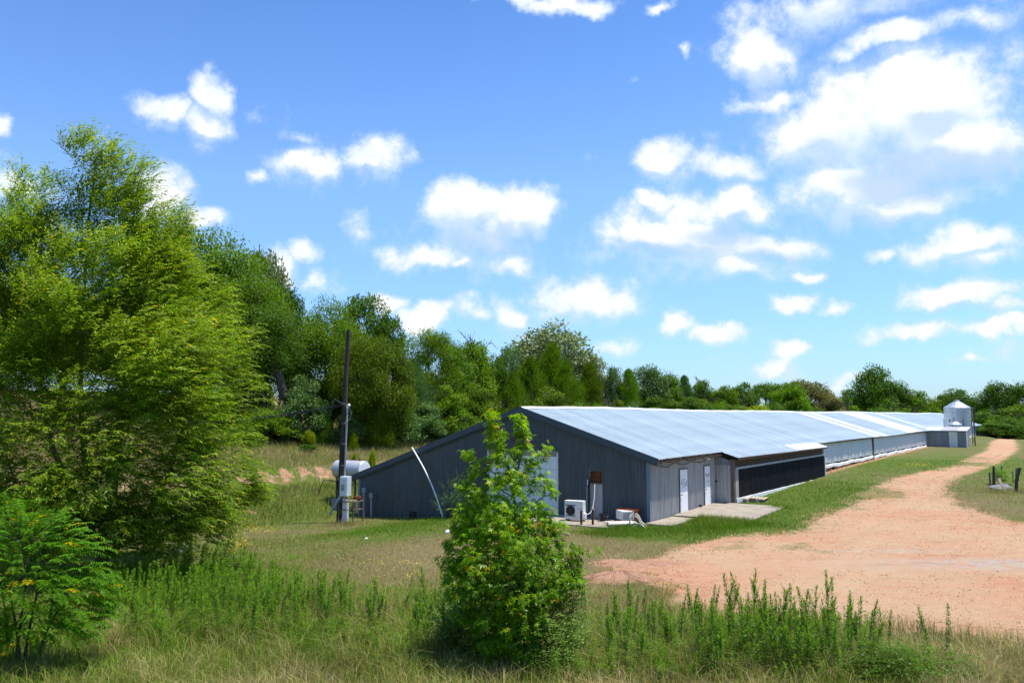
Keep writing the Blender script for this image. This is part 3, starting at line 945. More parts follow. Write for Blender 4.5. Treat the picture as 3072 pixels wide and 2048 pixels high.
MB().box(3.28, 3.3, -4.24, -.0, -.1, 2.48).build('rear_wall', M['galv_old'], shed)
for i, (a0, a1, mt) in enumerate([(-.1, .8, 'roof'), (.8, 1.6, 'roof'), (1.6, 2.5, 'galv'), (2.5, 3.35, 'galv'), (3.35, 4.4, 'roof')]):
    ribbed(a0, a1, 0, 1, 1, lambda a, o, z: (-.15 + 3.6 * z, -a, 2.20 + .42 * z + o), .16, .018).build('roof_sheet', M[mt], shed)
MB().box(-.14, -.10, -4.38, .0, 2.10, 2.18).build('eave_board', M['trim'], shed)
MB().tube([(-.08, -4.32, 2.1), (-.08, -4.32, .15), (-.3, -4.5, .05), (-.5, -4.75, .03)], .06, 8).build('downspout', M['white_plastic'], shed)

def feed_bin(label, t, s, r, zb, zt, zc, ztop, legs=True, ladder=True):
    x, y, _ = barn_pt(t, s)
    gz0 = hz1(x, y)
    b = thing('feed_bin', label, 'feed bin', (x, y, gz0), math.pi / 2 - ANG)
    zb, zt, zc, ztop = zb - gz0, zt - gz0, zc - gz0, ztop - gz0
    n = 6
    hh = (zt - zb) / n
    prof = []
    for i in range(n):
        z0 = zb + i * hh
        prof += [(r, z0), (r, z0 + hh - .03), (r + .025, z0 + hh - .02), (r + .025, z0 + hh - .005)]
    prof.append((r, zt))
    MB().lathe(prof, (0, 0, 0), 32).build('body', M['steel_silo'], b)
    rp = [(r + .07, zt - .03), (r + .05, zt + .02), (.32, zc), (.30, zc + .02)]
    roof = MB().lathe(rp, (0, 0, 0), 16)
    roof.build('roof_cone', M['steel_silo'], b)
    MB().lathe([(.30, zc), (.30, ztop - .06), (.36, ztop - .05), (.34, ztop)], (0, 0, 0), 16).build('roof_cap', M['galv'], b)
    MB().lathe([(.18, max(.45, zb - r * 1.1)), (r - .02, zb + .01)], (0, 0, 0), 24).build('hopper', M['steel_silo'], b)
    for k in range(6 if r > 1 else 4):
        q_ = 2 * math.pi * (k + .5) / (6 if r > 1 else 4)
        cx, cy = (r + .03) * math.cos(q_), (r + .03) * math.sin(q_)
        MB().box(cx - .045, cx + .045, cy - .045, cy + .045, -.2, zb + (zt - zb) * .55).build('leg', M['galv_old'], b)
    if ladder:
        for off in (-.2, .2):
            MB().box(off - .02, off + .02, -r - .20, -r - .16, .2, zt + .1).build('ladder_rail', M['galv_old'], b)
        for k in range(11):
            MB().box(-.2, .2, -r - .19, -r - .17, .5 + k * .4, .53 + k * .4).build('ladder_rung', M['galv_old'], b)
    return b
big = feed_bin('tall galvanised feed bin with a conical roof rising behind the metal shed', 83, -2.64, 1.50, 2.3, 5.42, 6.25, 6.42)
for a in (MB().box(1.47, 1.535, -.5, -.15, 3.9, 4.3),):
    a.build('maker_plate', M['white_plastic'], big)
smallb = feed_bin('small hopper bin with a low cone roof between shed and tall feed bin', 79.9, -2.6, .82, 1.9, 3.36, 3.75, 3.86, True, False)
MB().tube([(0, 0, 3.0), (.1, .05, 3.35), (.25, .1, 3.2)], .07, 8).build('fill_spout', M['rust_grey'], smallb)
x, y, _ = barn_pt(80.5, -4.65)
ap = thing('auger_post', 'thin dark upright steel post standing beside the tall feed bin', 'post', (x, y, hz1(x, y)))
MB().tube([(0, 0, -.2), (0, 0, 4.6)], .05, 8).build('shaft', M['dark'], ap)
MB().box(-.12, .12, -.12, .12, 0, .03).build('foot_plate', M['dark'], ap)

# ------------------------------------------------------------------ utility pole and services
BX, BY = ground_hit(1017, 1566)
zg = hz1(BX, BY)
top = at(1045, 990, BY - .2)
pole = thing('utility_pole', 'tall dark wooden utility pole leaning slightly in front of the barn gable end', 'utility pole', (BX, BY, zg))
tv = Vector(top) - Vector((BX, BY, zg))
NP = 14
MB().tube([tv * (i / (NP - 1)) + Vector((.012 * math.sin(i * 1.1), 0, 0)) - Vector((0, 0, .3 if i == 0 else 0)) for i in range(NP)], [.155 - .05 * i / (NP - 1) for i in range(NP)], 12).build('shaft', M['pole_wood'], pole)
def along(k, dx=0, dy=0):
    p = tv * k
    return (p.x + dx, p.y + dy, p.z)
kz = lambda py: (at(1020, py, BY)[2] - zg) / tv.z
MB().tube([along(kz(1432), .19, -.08), along(kz(1330), .17, -.08), along(kz(1222), .15, -.08)], .05, 8).build('conduit', M['grey_pvc'], pole)
MB().tube([along(kz(1224), .15, -.08), along(kz(1217), .17, -.10), along(kz(1214), .25, -.16), along(kz(1217), .32, -.2)], [.06, .07, .07, .05], 8).build('weather_head', M['off_white'], pole)
for kk in (1270, 1330, 1395):
    MB().tube([along(kz(kk), -.15, -.05), along(kz(kk), .02, -.16), along(kz(kk), .22, -.14)], .012, 5).build('strap', M['galv_old'], pole)
loops = [[(-.05, -.1, 1214), (-.5, -.1, 1196), (-.62, -.1, 1206), (-.58, -.1, 1218)], [(-.75, -.1, 1212), (-.78, -.1, 1232), (-.5, -.1, 1250), (-.05, -.12, 1262)], [(.28, -.2, 1220), (.40, -.1, 1240), (.30, -.1, 1258), (.0, -.15, 1270)], [(.3, -.2, 1218), (.24, -.15, 1236), (.1, -.15, 1248)], [(.05, -.14, 1213), (-.3, -.1, 1203), (-.5, -.1, 1197)]]
for i, lp in enumerate(loops):
    MB().tube([along(kz(z_), a, b) for a, b, z_ in lp], .014, 5).build('service_loop', M['wire_pale' if i % 2 == 0 else 'wire'], pole)
# meter cabinet and lower trunking
mc = thing('meter_cabinet', 'pale grey electrical cabinet fixed on the utility pole above a table frame', 'electrical cabinet', (*at(1036, 1487, BY - .35)[:2], at(1036, 1487, BY - .35)[2]), R(-22))
MB().box(-.22, .22, -.20, .20, 0, .98, .012).build('case', M['grey_box'], mc)
MB().box(-.19, .19, -.222, -.202, .04, .92, .006).build('cover', M['grey_box'], mc)
MB().box(-.05, .03, -.30, -.222, .30, .62).tube([(-.01, -.28, .55), (.06, -.33, .60)], .02, 6).build('switch_handle', M['galv_old'], mc)
tz = at(1036, 1556, BY - .3)
tr_ = thing('wiring_trunk', 'pale grey lower wiring trunk between the table frame legs at the pole foot', 'electrical box', (tz[0], tz[1], tz[2]), R(-12))
MB().box(-.14, .14, -.10, .10, -.15, 1.02, .01).build('case', M['grey_box'], tr_)
MB().box(-.11, .11, -.118, -.102, .05, .95, .005).build('cover', M['grey_box'], tr_)
db = at(1003, 1520, BY - .1)
dk = thing('disconnect_box', 'small dark grey electrical disconnect box on the pole with hanging arm lamp', 'electrical box', db, R(10))
MB().box(-.14, .14, -.09, .09, -.18, .42, .01).build('case', M['galv_old'], dk)
MB().tube([(.32, -.25, .58), (.22, -.3, .40), (-.05, -.36, -.02), (-.16, -.38, -.22)], [.09, .085, .035, .035], 8).tube([(-.13, -.38, -.16), (-.2, -.4, -.34)], [.06, .05], 8).build('arm_lamp', M['grey_pvc'], dk)
# table frame
tx, ty = ground_hit(1052, 1566)
tfz = hz1(tx, ty)
tf = thing('table_frame', 'rusty steel table frame standing at the foot of the utility pole', 'table frame', (tx, ty, tfz), R(-14))
for (a, b) in ((-.52, -.3), (.32, -.42), (.52, .3), (-.40, .34)):
    MB().box(a - .03, a + .03, b - .03, b + .03, -.15, 1.08).build('leg', M['rust_grey'], tf)
for (p, q_) in (((-.52, -.3), (.32, -.42)), ((.32, -.42), (.52, .3)), ((.52, .3), (-.40, .34)), ((-.40, .34), (-.52, -.3))):
    MB().tube([(p[0], p[1], 1.06), (q_[0], q_[1], 1.06)], .032, 4).build('top_rail', M['rust_grey'], tf)
    MB().tube([(p[0], p[1], .66), (q_[0], q_[1], .66)], .026, 4).build('brace', M['rust_grey'], tf)
br = thing('brick_stack', 'few reddish bricks stacked on the steel table frame', 'bricks', (tx + .18, ty + .1, tfz + 1.09), R(10))
for k in range(6):
    o = MB().box(0, .2, 0, .09, 0, .065, .006).build('brick', M['brick'], br)
    o.location = (-.1 + .21 * (k % 2), .02 * (k % 3), .067 * (k // 2))
    o.rotation_euler = (0, 0, .1 * math.sin(k * 3))
bd_ = MB().box(-.3, .3, -.06, .06, 0, .03).build('loose_board', M['board_pale'])
bd_.location = (tx + .02, ty - .25, tfz + 1.095)
bd_.rotation_euler = (0, 0, .15)
tag(bd_, 'short tan board lying on the steel table frame by the pole', 'board')
# overhead cables to the next pole, out of the picture behind the willow
for i, (zo, py1, py0) in enumerate(((0, 1140, 1212), (.12, 1128, 1216))):
    a = Vector(along(kz(py0), -.1, 0)) + Vector((BX, BY, zg))
    b = Vector(at(-250, py1 + 40, 37))
    P_ = []
    for k in range(33):
        q_ = k / 32
        p = a.lerp(b, q_)
        p.z -= (1.15 + .1 * i) * 4 * q_ * (1 - q_)
        P_.append(p)
    o = MB().tube(P_, .022, 5).build('overhead_cable', M['wire'])
    tag(o, ['lower black service cable sagging from the pole into the willow', 'upper black service cable sagging from the pole into the willow'][i], 'cable', 'service cables on the pole')

# ------------------------------------------------------------------ fuel tank on a stand
TX, TY, TZ = at(1053, 1408, 46.3)
tgz = hz1(TX, TY)
tank = thing('fuel_tank', 'silver cylindrical fuel tank raised on a stand behind the low barn eave', 'fuel tank', (TX, TY, tgz), R(-31))
h_ = TZ - tgz
mb = MB()
n = 28
prof = [(-1.05, .0), (-1.05, .35), (-1.03, .49), (-.99, .52), (.99, .52), (1.03, .49), (1.045, .35), (1.045, 0)]
vs, fs = [], []
for (x, r) in prof:
    for k in range(n):
        q_ = 2 * math.pi * k / n
        vs.append((x, max(r, .002) * math.cos(q_), h_ + max(r, .002) * math.sin(q_)))
for i in range(len(prof) - 1):
    for k in range(n):
        j = (k + 1) % n
        fs.append((i * n + k, i * n + j, i * n + n + j, i * n + n + k))
shell = mb.add(vs, fs).build('shell', M['tank'], tank)
for x in (.12,):
    MB().tube([(x, .525 * math.cos(2 * math.pi * k / 24), h_ + .525 * math.sin(2 * math.pi * k / 24)) for k in range(25)], .014, 5, False).build('band', M['galv_old'], tank)
MB().tube([(-.55, 0, h_ + .5), (-.55, 0, h_ + .66)], .05, 8).build('filler_cap', M['dark'], tank)
MB().tube([(.6, 0, h_ + .5), (.6, 0, h_ + .60), (.72, 0, h_ + .64)], .035, 8).build('vent_pipe', M['rust'], tank)
for (a, b) in ((-.7, -.4), (-.7, .4), (.7, -.4), (.7, .4)):
    MB().box(a - .04, a + .04, b - .04, b + .04, -.2, h_ - .42).build('leg', M['rust_grey'], tank)
for a in (-.7, .7):
    MB().box(a - .05, a + .05, -.46, .46, h_ - .50, h_ - .42).build('cradle', M['rust_grey'], tank)
MB().tube([(-.7, -.4, .1), (.7, -.4, h_ - .6)], .025, 5).build('brace', M['rust_grey'], tank)
MB().tube([(-.3, -.2, h_ - .5), (-.55, -.35, h_ - .72), (-1.2, -.5, h_ - .62), (-1.6, -.55, h_ - .66), (-1.75, -.6, h_ - 1.0), (-1.95, -.7, .35), (-2.2, -.8, .02)], .025, 6).build('hose', M['wire'], tank)
MB().box(-.62, -.5, -.45, -.3, h_ - 1.15, h_ - .6).build('pump', M['dark'], tank)

# two capped vent pipes before the gable
for i, (px, py, ptop, lab) in enumerate(((1102, 1548, 1462, 'taller grey capped stand pipe before the barn wall, nearest the utility pole'), (1123, 1550, 1478, 'shorter grey capped stand pipe before the barn wall, farther from the utility pole'))):
    x, y, _ = barn_pt(-.28, 16.6 - .55 * i)
    zz = hz1(x, y)
    zt = at(px, ptop, y)[2]
    p = thing('stand_pipe', lab, 'pipe', (x, y, zz), 0, 'capped stand pipes by the barn')
    MB().tube([(.03, 0, -.2), (0, 0, zt - zz - .2)], .055, 10).build('pipe', M['grey_pvc'], p)
    MB().lathe([(.07, -.03), (.105, 0), (.105, .2), (.09, .25)], (0, 0, zt - zz - .25), 12).build('cap', M['grey_pvc'], p)

# white plastic pole leaning on the roof edge
ra, rb = pix_ray(1331, 1541)
qb = BC - .75 * U
k_ = (ra * qb[1] - qb[0]) / (V[0] - ra * V[1])
pb_ = qb + k_ * V
b0 = Vector((pb_[0], pb_[1], hz1(pb_[0], pb_[1]) - .05))
x2, y2, _ = barn_pt(-.2, 13.25)
b1 = Vector((x2, y2, at(1240.5, 1342, y2)[2]))
pp = []
for k in range(13):
    q_ = k / 12
    p = b0.lerp(b1, q_)
    p += Vector((-V[0] * .26 - U[0] * .10, -V[1] * .26 - U[1] * .10, .10)) * math.sin(q_ * math.pi)
    pp.append(p)
o = MB().tube(pp, .036, 8).build('plastic_pole', M['white_plastic'], None, True)
tag(o, 'thin white bowed plastic pole leaning against the barn roof edge', 'pole')

# ------------------------------------------------------------------ items by the near corner
x, y = ground_hit(1723, 1568)
ac = loc_thing('heat_pump_unit', 'white outdoor air conditioner unit with round fan grille on concrete pad', 'air conditioner', -1.5, 2.36, .05, None, math.pi / 2 - ANG + R(9))
ac.location.x, ac.location.y = x, y + .2
MB().box(-.02, .30, -.42, .42, .06, .84, .012).build('case', M['off_white'], ac)
MB().box(-.034, -.021, -.10, .385, .17, .70, .006).build('grille_frame', M['white_plastic'], ac)
fanb = []
c_y, c_z = .14, .43
vs = [(-.0355, c_y + .21 * math.cos(2 * math.pi * k / 28), c_z + .21 * math.sin(2 * math.pi * k / 28)) for k in range(28)]
vs2 = [(-.0365, a, b) for _, a, b in vs]
MB().add(vs + vs2, [tuple(range(28)), tuple(range(55, 27, -1))] + [(k, (k + 1) % 28, 28 + (k + 1) % 28, 28 + k) for k in range(28)]).build('fan_opening', M['dark'], ac)
plain('grille_grey', (.20, .20, .20), .6)
for za_, zb_ in ((.185, .245), (.62, .685)):
    MB().box(-.0362, -.0345, -.085, .37, za_, zb_).build('grille_shade', bpy.data.materials['grille_grey'], ac)
for k in range(9):
    yy = c_y - .2 + k * .05
    MB().box(-.044, -.039, yy - .004, yy + .004, .185, .685).build('grille_bar', plain('grille_bar_grey', (.13, .13, .13), .6) if k == 0 else bpy.data.materials['grille_bar_grey'], ac)
MB().box(-.03, -.0205, -.33, -.2, .50, .53).build('nameplate', M['grey_pvc'], ac)
MB().box(.04, .22, -.50, -.42, .10, .34, .02).build('valve_cover', M['white_plastic'], ac)
MB().box(.0, .28, -.38, -.28, .0, .06).build('foot', M['dark'], ac)
MB().box(.0, .28, .28, .38, .0, .06).build('foot', M['dark'], ac)
MB().tube([(.14, -.50, .3), (.2, -.56, .28), (.34, -.62, .34), (.52, -.66, .55), (.70, -.66, .9), (.84, -.63, 1.25), (.95, -.60, 1.5)], .014, 6).build('refrigerant_line', M['white_plastic'], ac)

for i, (px, py, h_, lab) in enumerate(((1744, 1576, .56, 'rusty iron bollard standing before the outdoor air conditioner unit'), (1778.5, 1577, .60, 'rusty iron bollard with a capped head, between the air conditioner and the galvanised patch'))):
    x, y = ground_hit(px, py)
    p = thing('bollard', lab, 'bollard', (x, y, .05), 0, 'rusty bollards on the concrete pad')
    MB().tube([(0, 0, -.2), (0, 0, h_)], .048, 12).build('post', M['rust'], p)
    if i:
        MB().lathe([(.05, 0), (.066, .02), (.064, .06), (.03, .085)], (0, 0, h_ - .02), 12).build('cap', plain('weathered_rust_cap', (.30, .19, .13), .9), p)
    else:
        MB().lathe([(.049, 0), (.05, .01), (.04, .015)], (0, 0, h_), 12).build('rim', M['rust'], p)

# window air conditioner on the lounge chair, crate, bucket
x, y = ground_hit(1884, 1571)
gz1 = hz1(x, y)
wa = thing('window_air_conditioner', 'white box window air conditioner with dark front grille lying by a broken lounger', 'air conditioner', (x, y, gz1 + .17), R(16))
MB().box(-.27, .27, -.02, .62, 0, .36, .012).build('case', M['white_plastic'], wa)
MB().box(-.23, .21, -.032, -.021, .03, .32, .005).build('grille', plain('shadowed_grille', (.26, .26, .27), .6), wa)
for k in range(9):
    MB().box(-.21 + k * .049, -.20 + k * .049, -.04, -.033, .04, .31).build('grille_slat', M['off_white'], wa)
cr = loc_thing('plastic_crate', 'orange plastic crate against the grey gable wall behind the window air conditioner', 'crate', -.45, .78, .02)
mb = MB()
mb.box(-.22, -.19, -.36, .36, 0, .52).box(.19, .22, -.36, .36, 0, .52).box(-.19, .19, -.36, -.33, 0, .52).box(-.19, .19, .33, .36, 0, .52).box(-.19, .19, -.33, .33, 0, .03)
mb.build('tub', M['orange'], cr)
MB().box(-.25, -.224, -.40, .40, .49, .56).box(.224, .25, -.40, .40, .49, .56).box(-.224, .224, -.40, -.365, .49, .56).box(-.224, .224, .365, .40, .49, .56).build('rim', M['orange'], cr)
for k in range(5):
    MB().box(-.235, -.221, -.33 + k * .15, -.28 + k * .15, .02, .49).build('rib', M['orange'], cr)
bk = loc_thing('bucket', 'black plastic bucket standing on the ground by the patched gable sheet', 'bucket', -.9, 1.75, .05)
MB().lathe([(.11, 0), (.15, .27), (.165, .275), (.165, .30), (.14, .30), (.105, .02)], (0, 0, 0), 18).build('pail', M['black'], bk)
MB().tube([(.16 * math.cos(a), -.04 * math.sin(a) - .15, .28 - .12 * math.sin(a)) for a in np.linspace(0, math.pi, 9)], .006, 5).build('handle', M['galv_old'], bk)
# resin lounger
x, y = ground_hit(1868, 1577)
lg = thing('lounge_chair', 'dirty white resin lounge chair lying collapsed near the barn corner', 'lounge chair', (x, y - .25, hz1(x, y)), R(6))
mw = plain('dirty_white_resin', (.62, .56, .46), .55, 0, .1, 4, .4, False, (.36, .29, .2), .5)
for k in range(7):
    MB().box(-.62 + k * .15, -.50 + k * .15, -.26, .26, .15, .19, .008).build('seat_slat', mw, lg)
for sy in (-.31, .31):
    MB().tube([(-.7, sy, .15), (.40, sy, .17), (.55, sy, .14), (.98, sy, -.12)], .035, 8).build('side_rail', mw, lg)
for k in range(5):
    o = MB().box(-.05, .05, -.28, .28, -.02, .02, .006).build('back_slat', mw, lg)
    o.location = (.62 + k * .11, 0, .10 - k * .062)
    o.rotation_euler = (0, .52, 0)
for sy, dx in ((-.36, .0), (.36, .22)):
    MB().tube([(.18 + dx, sy, .14), (.16 + dx, sy, .40), (.22 + dx, sy, .46), (.42 + dx, sy, .46), (.50 + dx, sy, .40), (.62 + dx, sy, .14), (.86 + dx, sy, -.06)], .032, 8).build('armrest', mw, lg)
for (a, b) in ((-.6, -.28), (-.6, .28), (.35, -.28), (.35, .28)):
    MB().box(a - .03, a + .03, b - .03, b + .03, -.1, .15).build('leg', mw, lg)
x, y = ground_hit(1826, 1573)
o = MB().box(-.22, .22, -.04, .04, .0, .03).build('scrap_board', M['board_pale'])
o.location = (x, y, hz1(x, y) + .12)
o.rotation_euler = (0, R(-4), R(12))
tag(o, 'thin scrap board lying between the black bucket and the resin lounger', 'board')

def lump(name, label, cat, px, py, r, mat_, sq=(1, 1, .7), seed=0, sink=.3, sub=2, group=None):
    x, y = ground_hit(px, py)
    import bmesh
    bm = bmesh.new()
    bmesh.ops.create_icosphere(bm, subdivisions=sub, radius=1)
    for v_ in bm.verts:
        n_ = 1 + .18 * math.sin(v_.co.x * 4 + seed) * math.cos(v_.co.y * 3.3 + seed * 2) + .1 * math.sin(v_.co.z * 7 + v_.co.x * 5 + seed)
        v_.co = Vector((v_.co.x * r * sq[0] * n_, v_.co.y * r * sq[1] * n_, v_.co.z * r * sq[2] * n_))
    me = bpy.data.meshes.new(name)
    bm.to_mesh(me)
    bm.free()
    me.materials.append(mat_)
    o = link(bpy.data.objects.new(name, me))
    o.location = (x, y, hz1(x, y) + r * sq[2] * (1 - sink) - r * sq[2] * .5)
    o.rotation_euler = (0, 0, seed * 1.3)
    return tag(o, label, cat, group)
lump('plastic_jug', 'crumpled white plastic jug lying on the lawn before the gable', 'jug', 1343, 1597, .12, M['white_plastic'], (1.1, .8, .8), 1)
lump('rock', 'pale concrete chunk lying at the edge of the willow shade', 'rock', 560, 1650, .26, M['rock'], (1.2, .9, .8), 2)
lump('rock', 'flat grey rock half hidden under the willow fringe', 'rock', 530, 1656, .22, M['rock'], (1.3, .8, .6), 4)
lump('rubble_chunk', 'grey rubble chunk beside the gravel yard strip of broken concrete', 'rubble', 2990, 1712, .1, M['rock'], (1.5, .8, .4), 5)
lump('white_scrap', 'small white scrap lying on the mown lawn', 'scrap', 1099, 1615, .06, M['white_plastic'], (1, 1, .6), 6)
# red dirt pile
def mound(name, label, px, py, rx, ry, h, mat_):
    x, y = ground_hit(px, py)
    n_, m_ = 40, 14
    vs = [(0, 0, h)]
    for i in range(1, m_ + 1):
        r = i / m_
        for k in range(n_):
            a = 2 * math.pi * k / n_
            rr = r * (1 + .22 * math.sin(a * 3 + 1) + .13 * math.sin(a * 7))
            X, Y = rx * rr * math.cos(a), ry * rr * math.sin(a)
            z = h * (1 - r ** 1.3) * (1 + .18 * math.sin(X * 5) * math.cos(Y * 6)) + .012 * math.sin(X * 17 + k) * (r < .98) - (.05 if i == m_ else 0)
            vs.append((X, Y, z))
    fs = [(0, 1 + k, 1 + (k + 1) % n_) for k in range(n_)]
    for i in range(m_ - 1):
        for k in range(n_):
            j = (k + 1) % n_
            fs.append((1 + i * n_ + k, 1 + i * n_ + n_ + k, 1 + i * n_ + n_ + j, 1 + i * n_ + j))
    o = MB().add(vs, fs).build(name, mat_)
    o.location = (x, y, hz1(x, y) - .01)
    return tag(o, label, 'dirt pile')
md, gg = new_mat('red_dirt')
ob = gg.obj()
na_ = gg.noise(ob, 9, 5, .7)
nb_ = gg.noise(ob, 40, 3, .7)
cc = gg.mix(gg.rng(na_, .3, .7), (.34, .165, .095), (.40, .235, .15))
cc = gg.mix(gg.m('MULTIPLY', gg.rng(nb_, .5, .7), .6), cc, (.46, .34, .26))
M['dirt'] = finish(md, gg, cc, .95, 0, gg.m('ADD', na_, gg.m('MULTIPLY', nb_, .6)), .9, .1, .06)
mound('dirt_pile', 'low pile of reddish dirt and gravel at the yard edge beside the sapling', 1855, 1740, 1.15, .62, .28, M['dirt'])
mound('dirt_pile', 'thin flat spill of pale clay behind the reddish dirt pile', 1900, 1688, 1.3, .7, .07, M['dirt'])

# wood scraps and planks
def plank(label, pa, pb, wd, th, mt, zoff=.03, name='loose_plank'):
    xa, ya = ground_hit(*pa)
    xb, yb = ground_hit(*pb)
    a = Vector((xa, ya, hz1(xa, ya) + zoff))
    b = Vector((xb, yb, hz1(xb, yb) + zoff))
    L = (b - a).length
    o = MB().box(-L / 2, L / 2, -wd / 2, wd / 2, 0, th, .004).build(name, mt)
    o.location = (a + b) / 2
    o.rotation_euler = (b - a).to_track_quat('X', 'Z').to_euler()
    return tag(o, label, 'plank')
plank('grey weathered plank lying among the tall weeds by the gravel', (2130, 1912), (2310, 1922), .12, .05, M['wood_old'], .25)
plank('pale grey plank end poking out of weeds nearer the brown grass', (2540, 1945), (2580, 1968), .12, .06, M['grey_box'], .12)
plank('bleached stick lying on the grass near the outdoor air conditioner', (1690, 1601), (1708, 1607), .05, .05, M['board_pale'], .03, 'stick')
x, y, _ = barn_pt(9.2, -1.5)
pl = thing('pallet', 'broken wooden pallet on the ground beside the cooling pad wall', 'pallet', (x, y, hz1(x, y)), math.pi / 2 - ANG + .12)
for k in range(5):
    MB().box(-.6, .6, -.45 + k * .2, -.33 + k * .2, .13, .155).build('deck_board', M['board_pale'], pl)
for k in range(3):
    MB().box(-.58 + k * .54, -.50 + k * .54, -.46, .46, 0, .129).build('bearer', M['wood_old'], pl)
for i, (t, s, r_) in enumerate(((8.3, -1.25, .17), (8.55, -1.6, .12))):
    x, y, _ = barn_pt(t, s)
    o = MB().box(-.2, .2, -.1, .1, 0, .2, .01).build('concrete_block', M['concrete'])
    o.location = (x, y, hz1(x, y))
    o.rotation_euler = (0, 0, 1.0 + i)
    tag(o, ['concrete block standing under the cream end board of the pad wall', 'concrete block lying on the ground next to the broken pallet'][i], 'concrete block', 'blocks by the pad wall')

# ring of old posts round a well cap
POSTS = [(2971, 1456, 1416, 0, .055, 'short dark'), (2982, 1458, 1398, 3, .075, 'tall thick dark leaning'), (2990.5, 1436, 1405, 0, .04, 'thin'), (2996.5, 1432, 1408, 0, .035, 'thin short'), (3005.5, 1432, 1396, 2, .045, 'slim tall'), (3040, 1448, 1414, 0, .045, 'slender'), (3049, 1440, 1404, 3, .055, 'weathered grey'), (3054, 1442, 1403, 3, .055, 'weathered grey bent'), (3048, 1476, 1403, 16, .085, 'thickest strongly leaning')]
PL = ['short dark fence post outermost of the ring on the road side', 'tall thick dark fence post leaning beside the well cap', 'thin grey fence post behind the tall thick one', 'thin short fence post in the middle of the ring behind the well cap', 'slim tall fence post at the back of the ring above the shrub', 'slender short fence post in front of the paired grey posts', 'weathered grey fence post, first of the close pair', 'weathered grey fence post, second of the close pair', 'thickest fence post of the ring, leaning strongly outwards']
for (px, pb, pt, dx, r, _), lab in zip(POSTS, PL):
    x, y = ground_hit(px, pb)
    z0 = hz1(x, y)
    h_ = at(px, pt, y)[2] - z0
    o = MB().tube([(0, 0, -.3), (.004 * dx, 0, h_ * .5), (dx / 2400 * y, .02, h_)], [r * 1.1, r, r * .85], 8).build('fence_post', M['wood_old' if r < .07 else 'pole_wood'])
    o.location = (x, y, z0)
    tag(o, lab, 'fence post', 'old posts round the well cap')
lump('well_cap', 'rounded grey concrete well cap inside the ring of posts', 'well cap', 3006, 1468, .52, M['boulder'], (1.35, 1, .45), 3, .3, 3)
x, y = ground_hit(3017, 1474)
o = MB().box(-.07, .07, -.02, .02, -.05, .75).build('leaning_board', M['board_pale'])
o.location = (x, y, hz1(x, y))
o.rotation_euler = (R(-18), R(-17), 0)
tag(o, 'pale board leaning on the grey well cap', 'board')

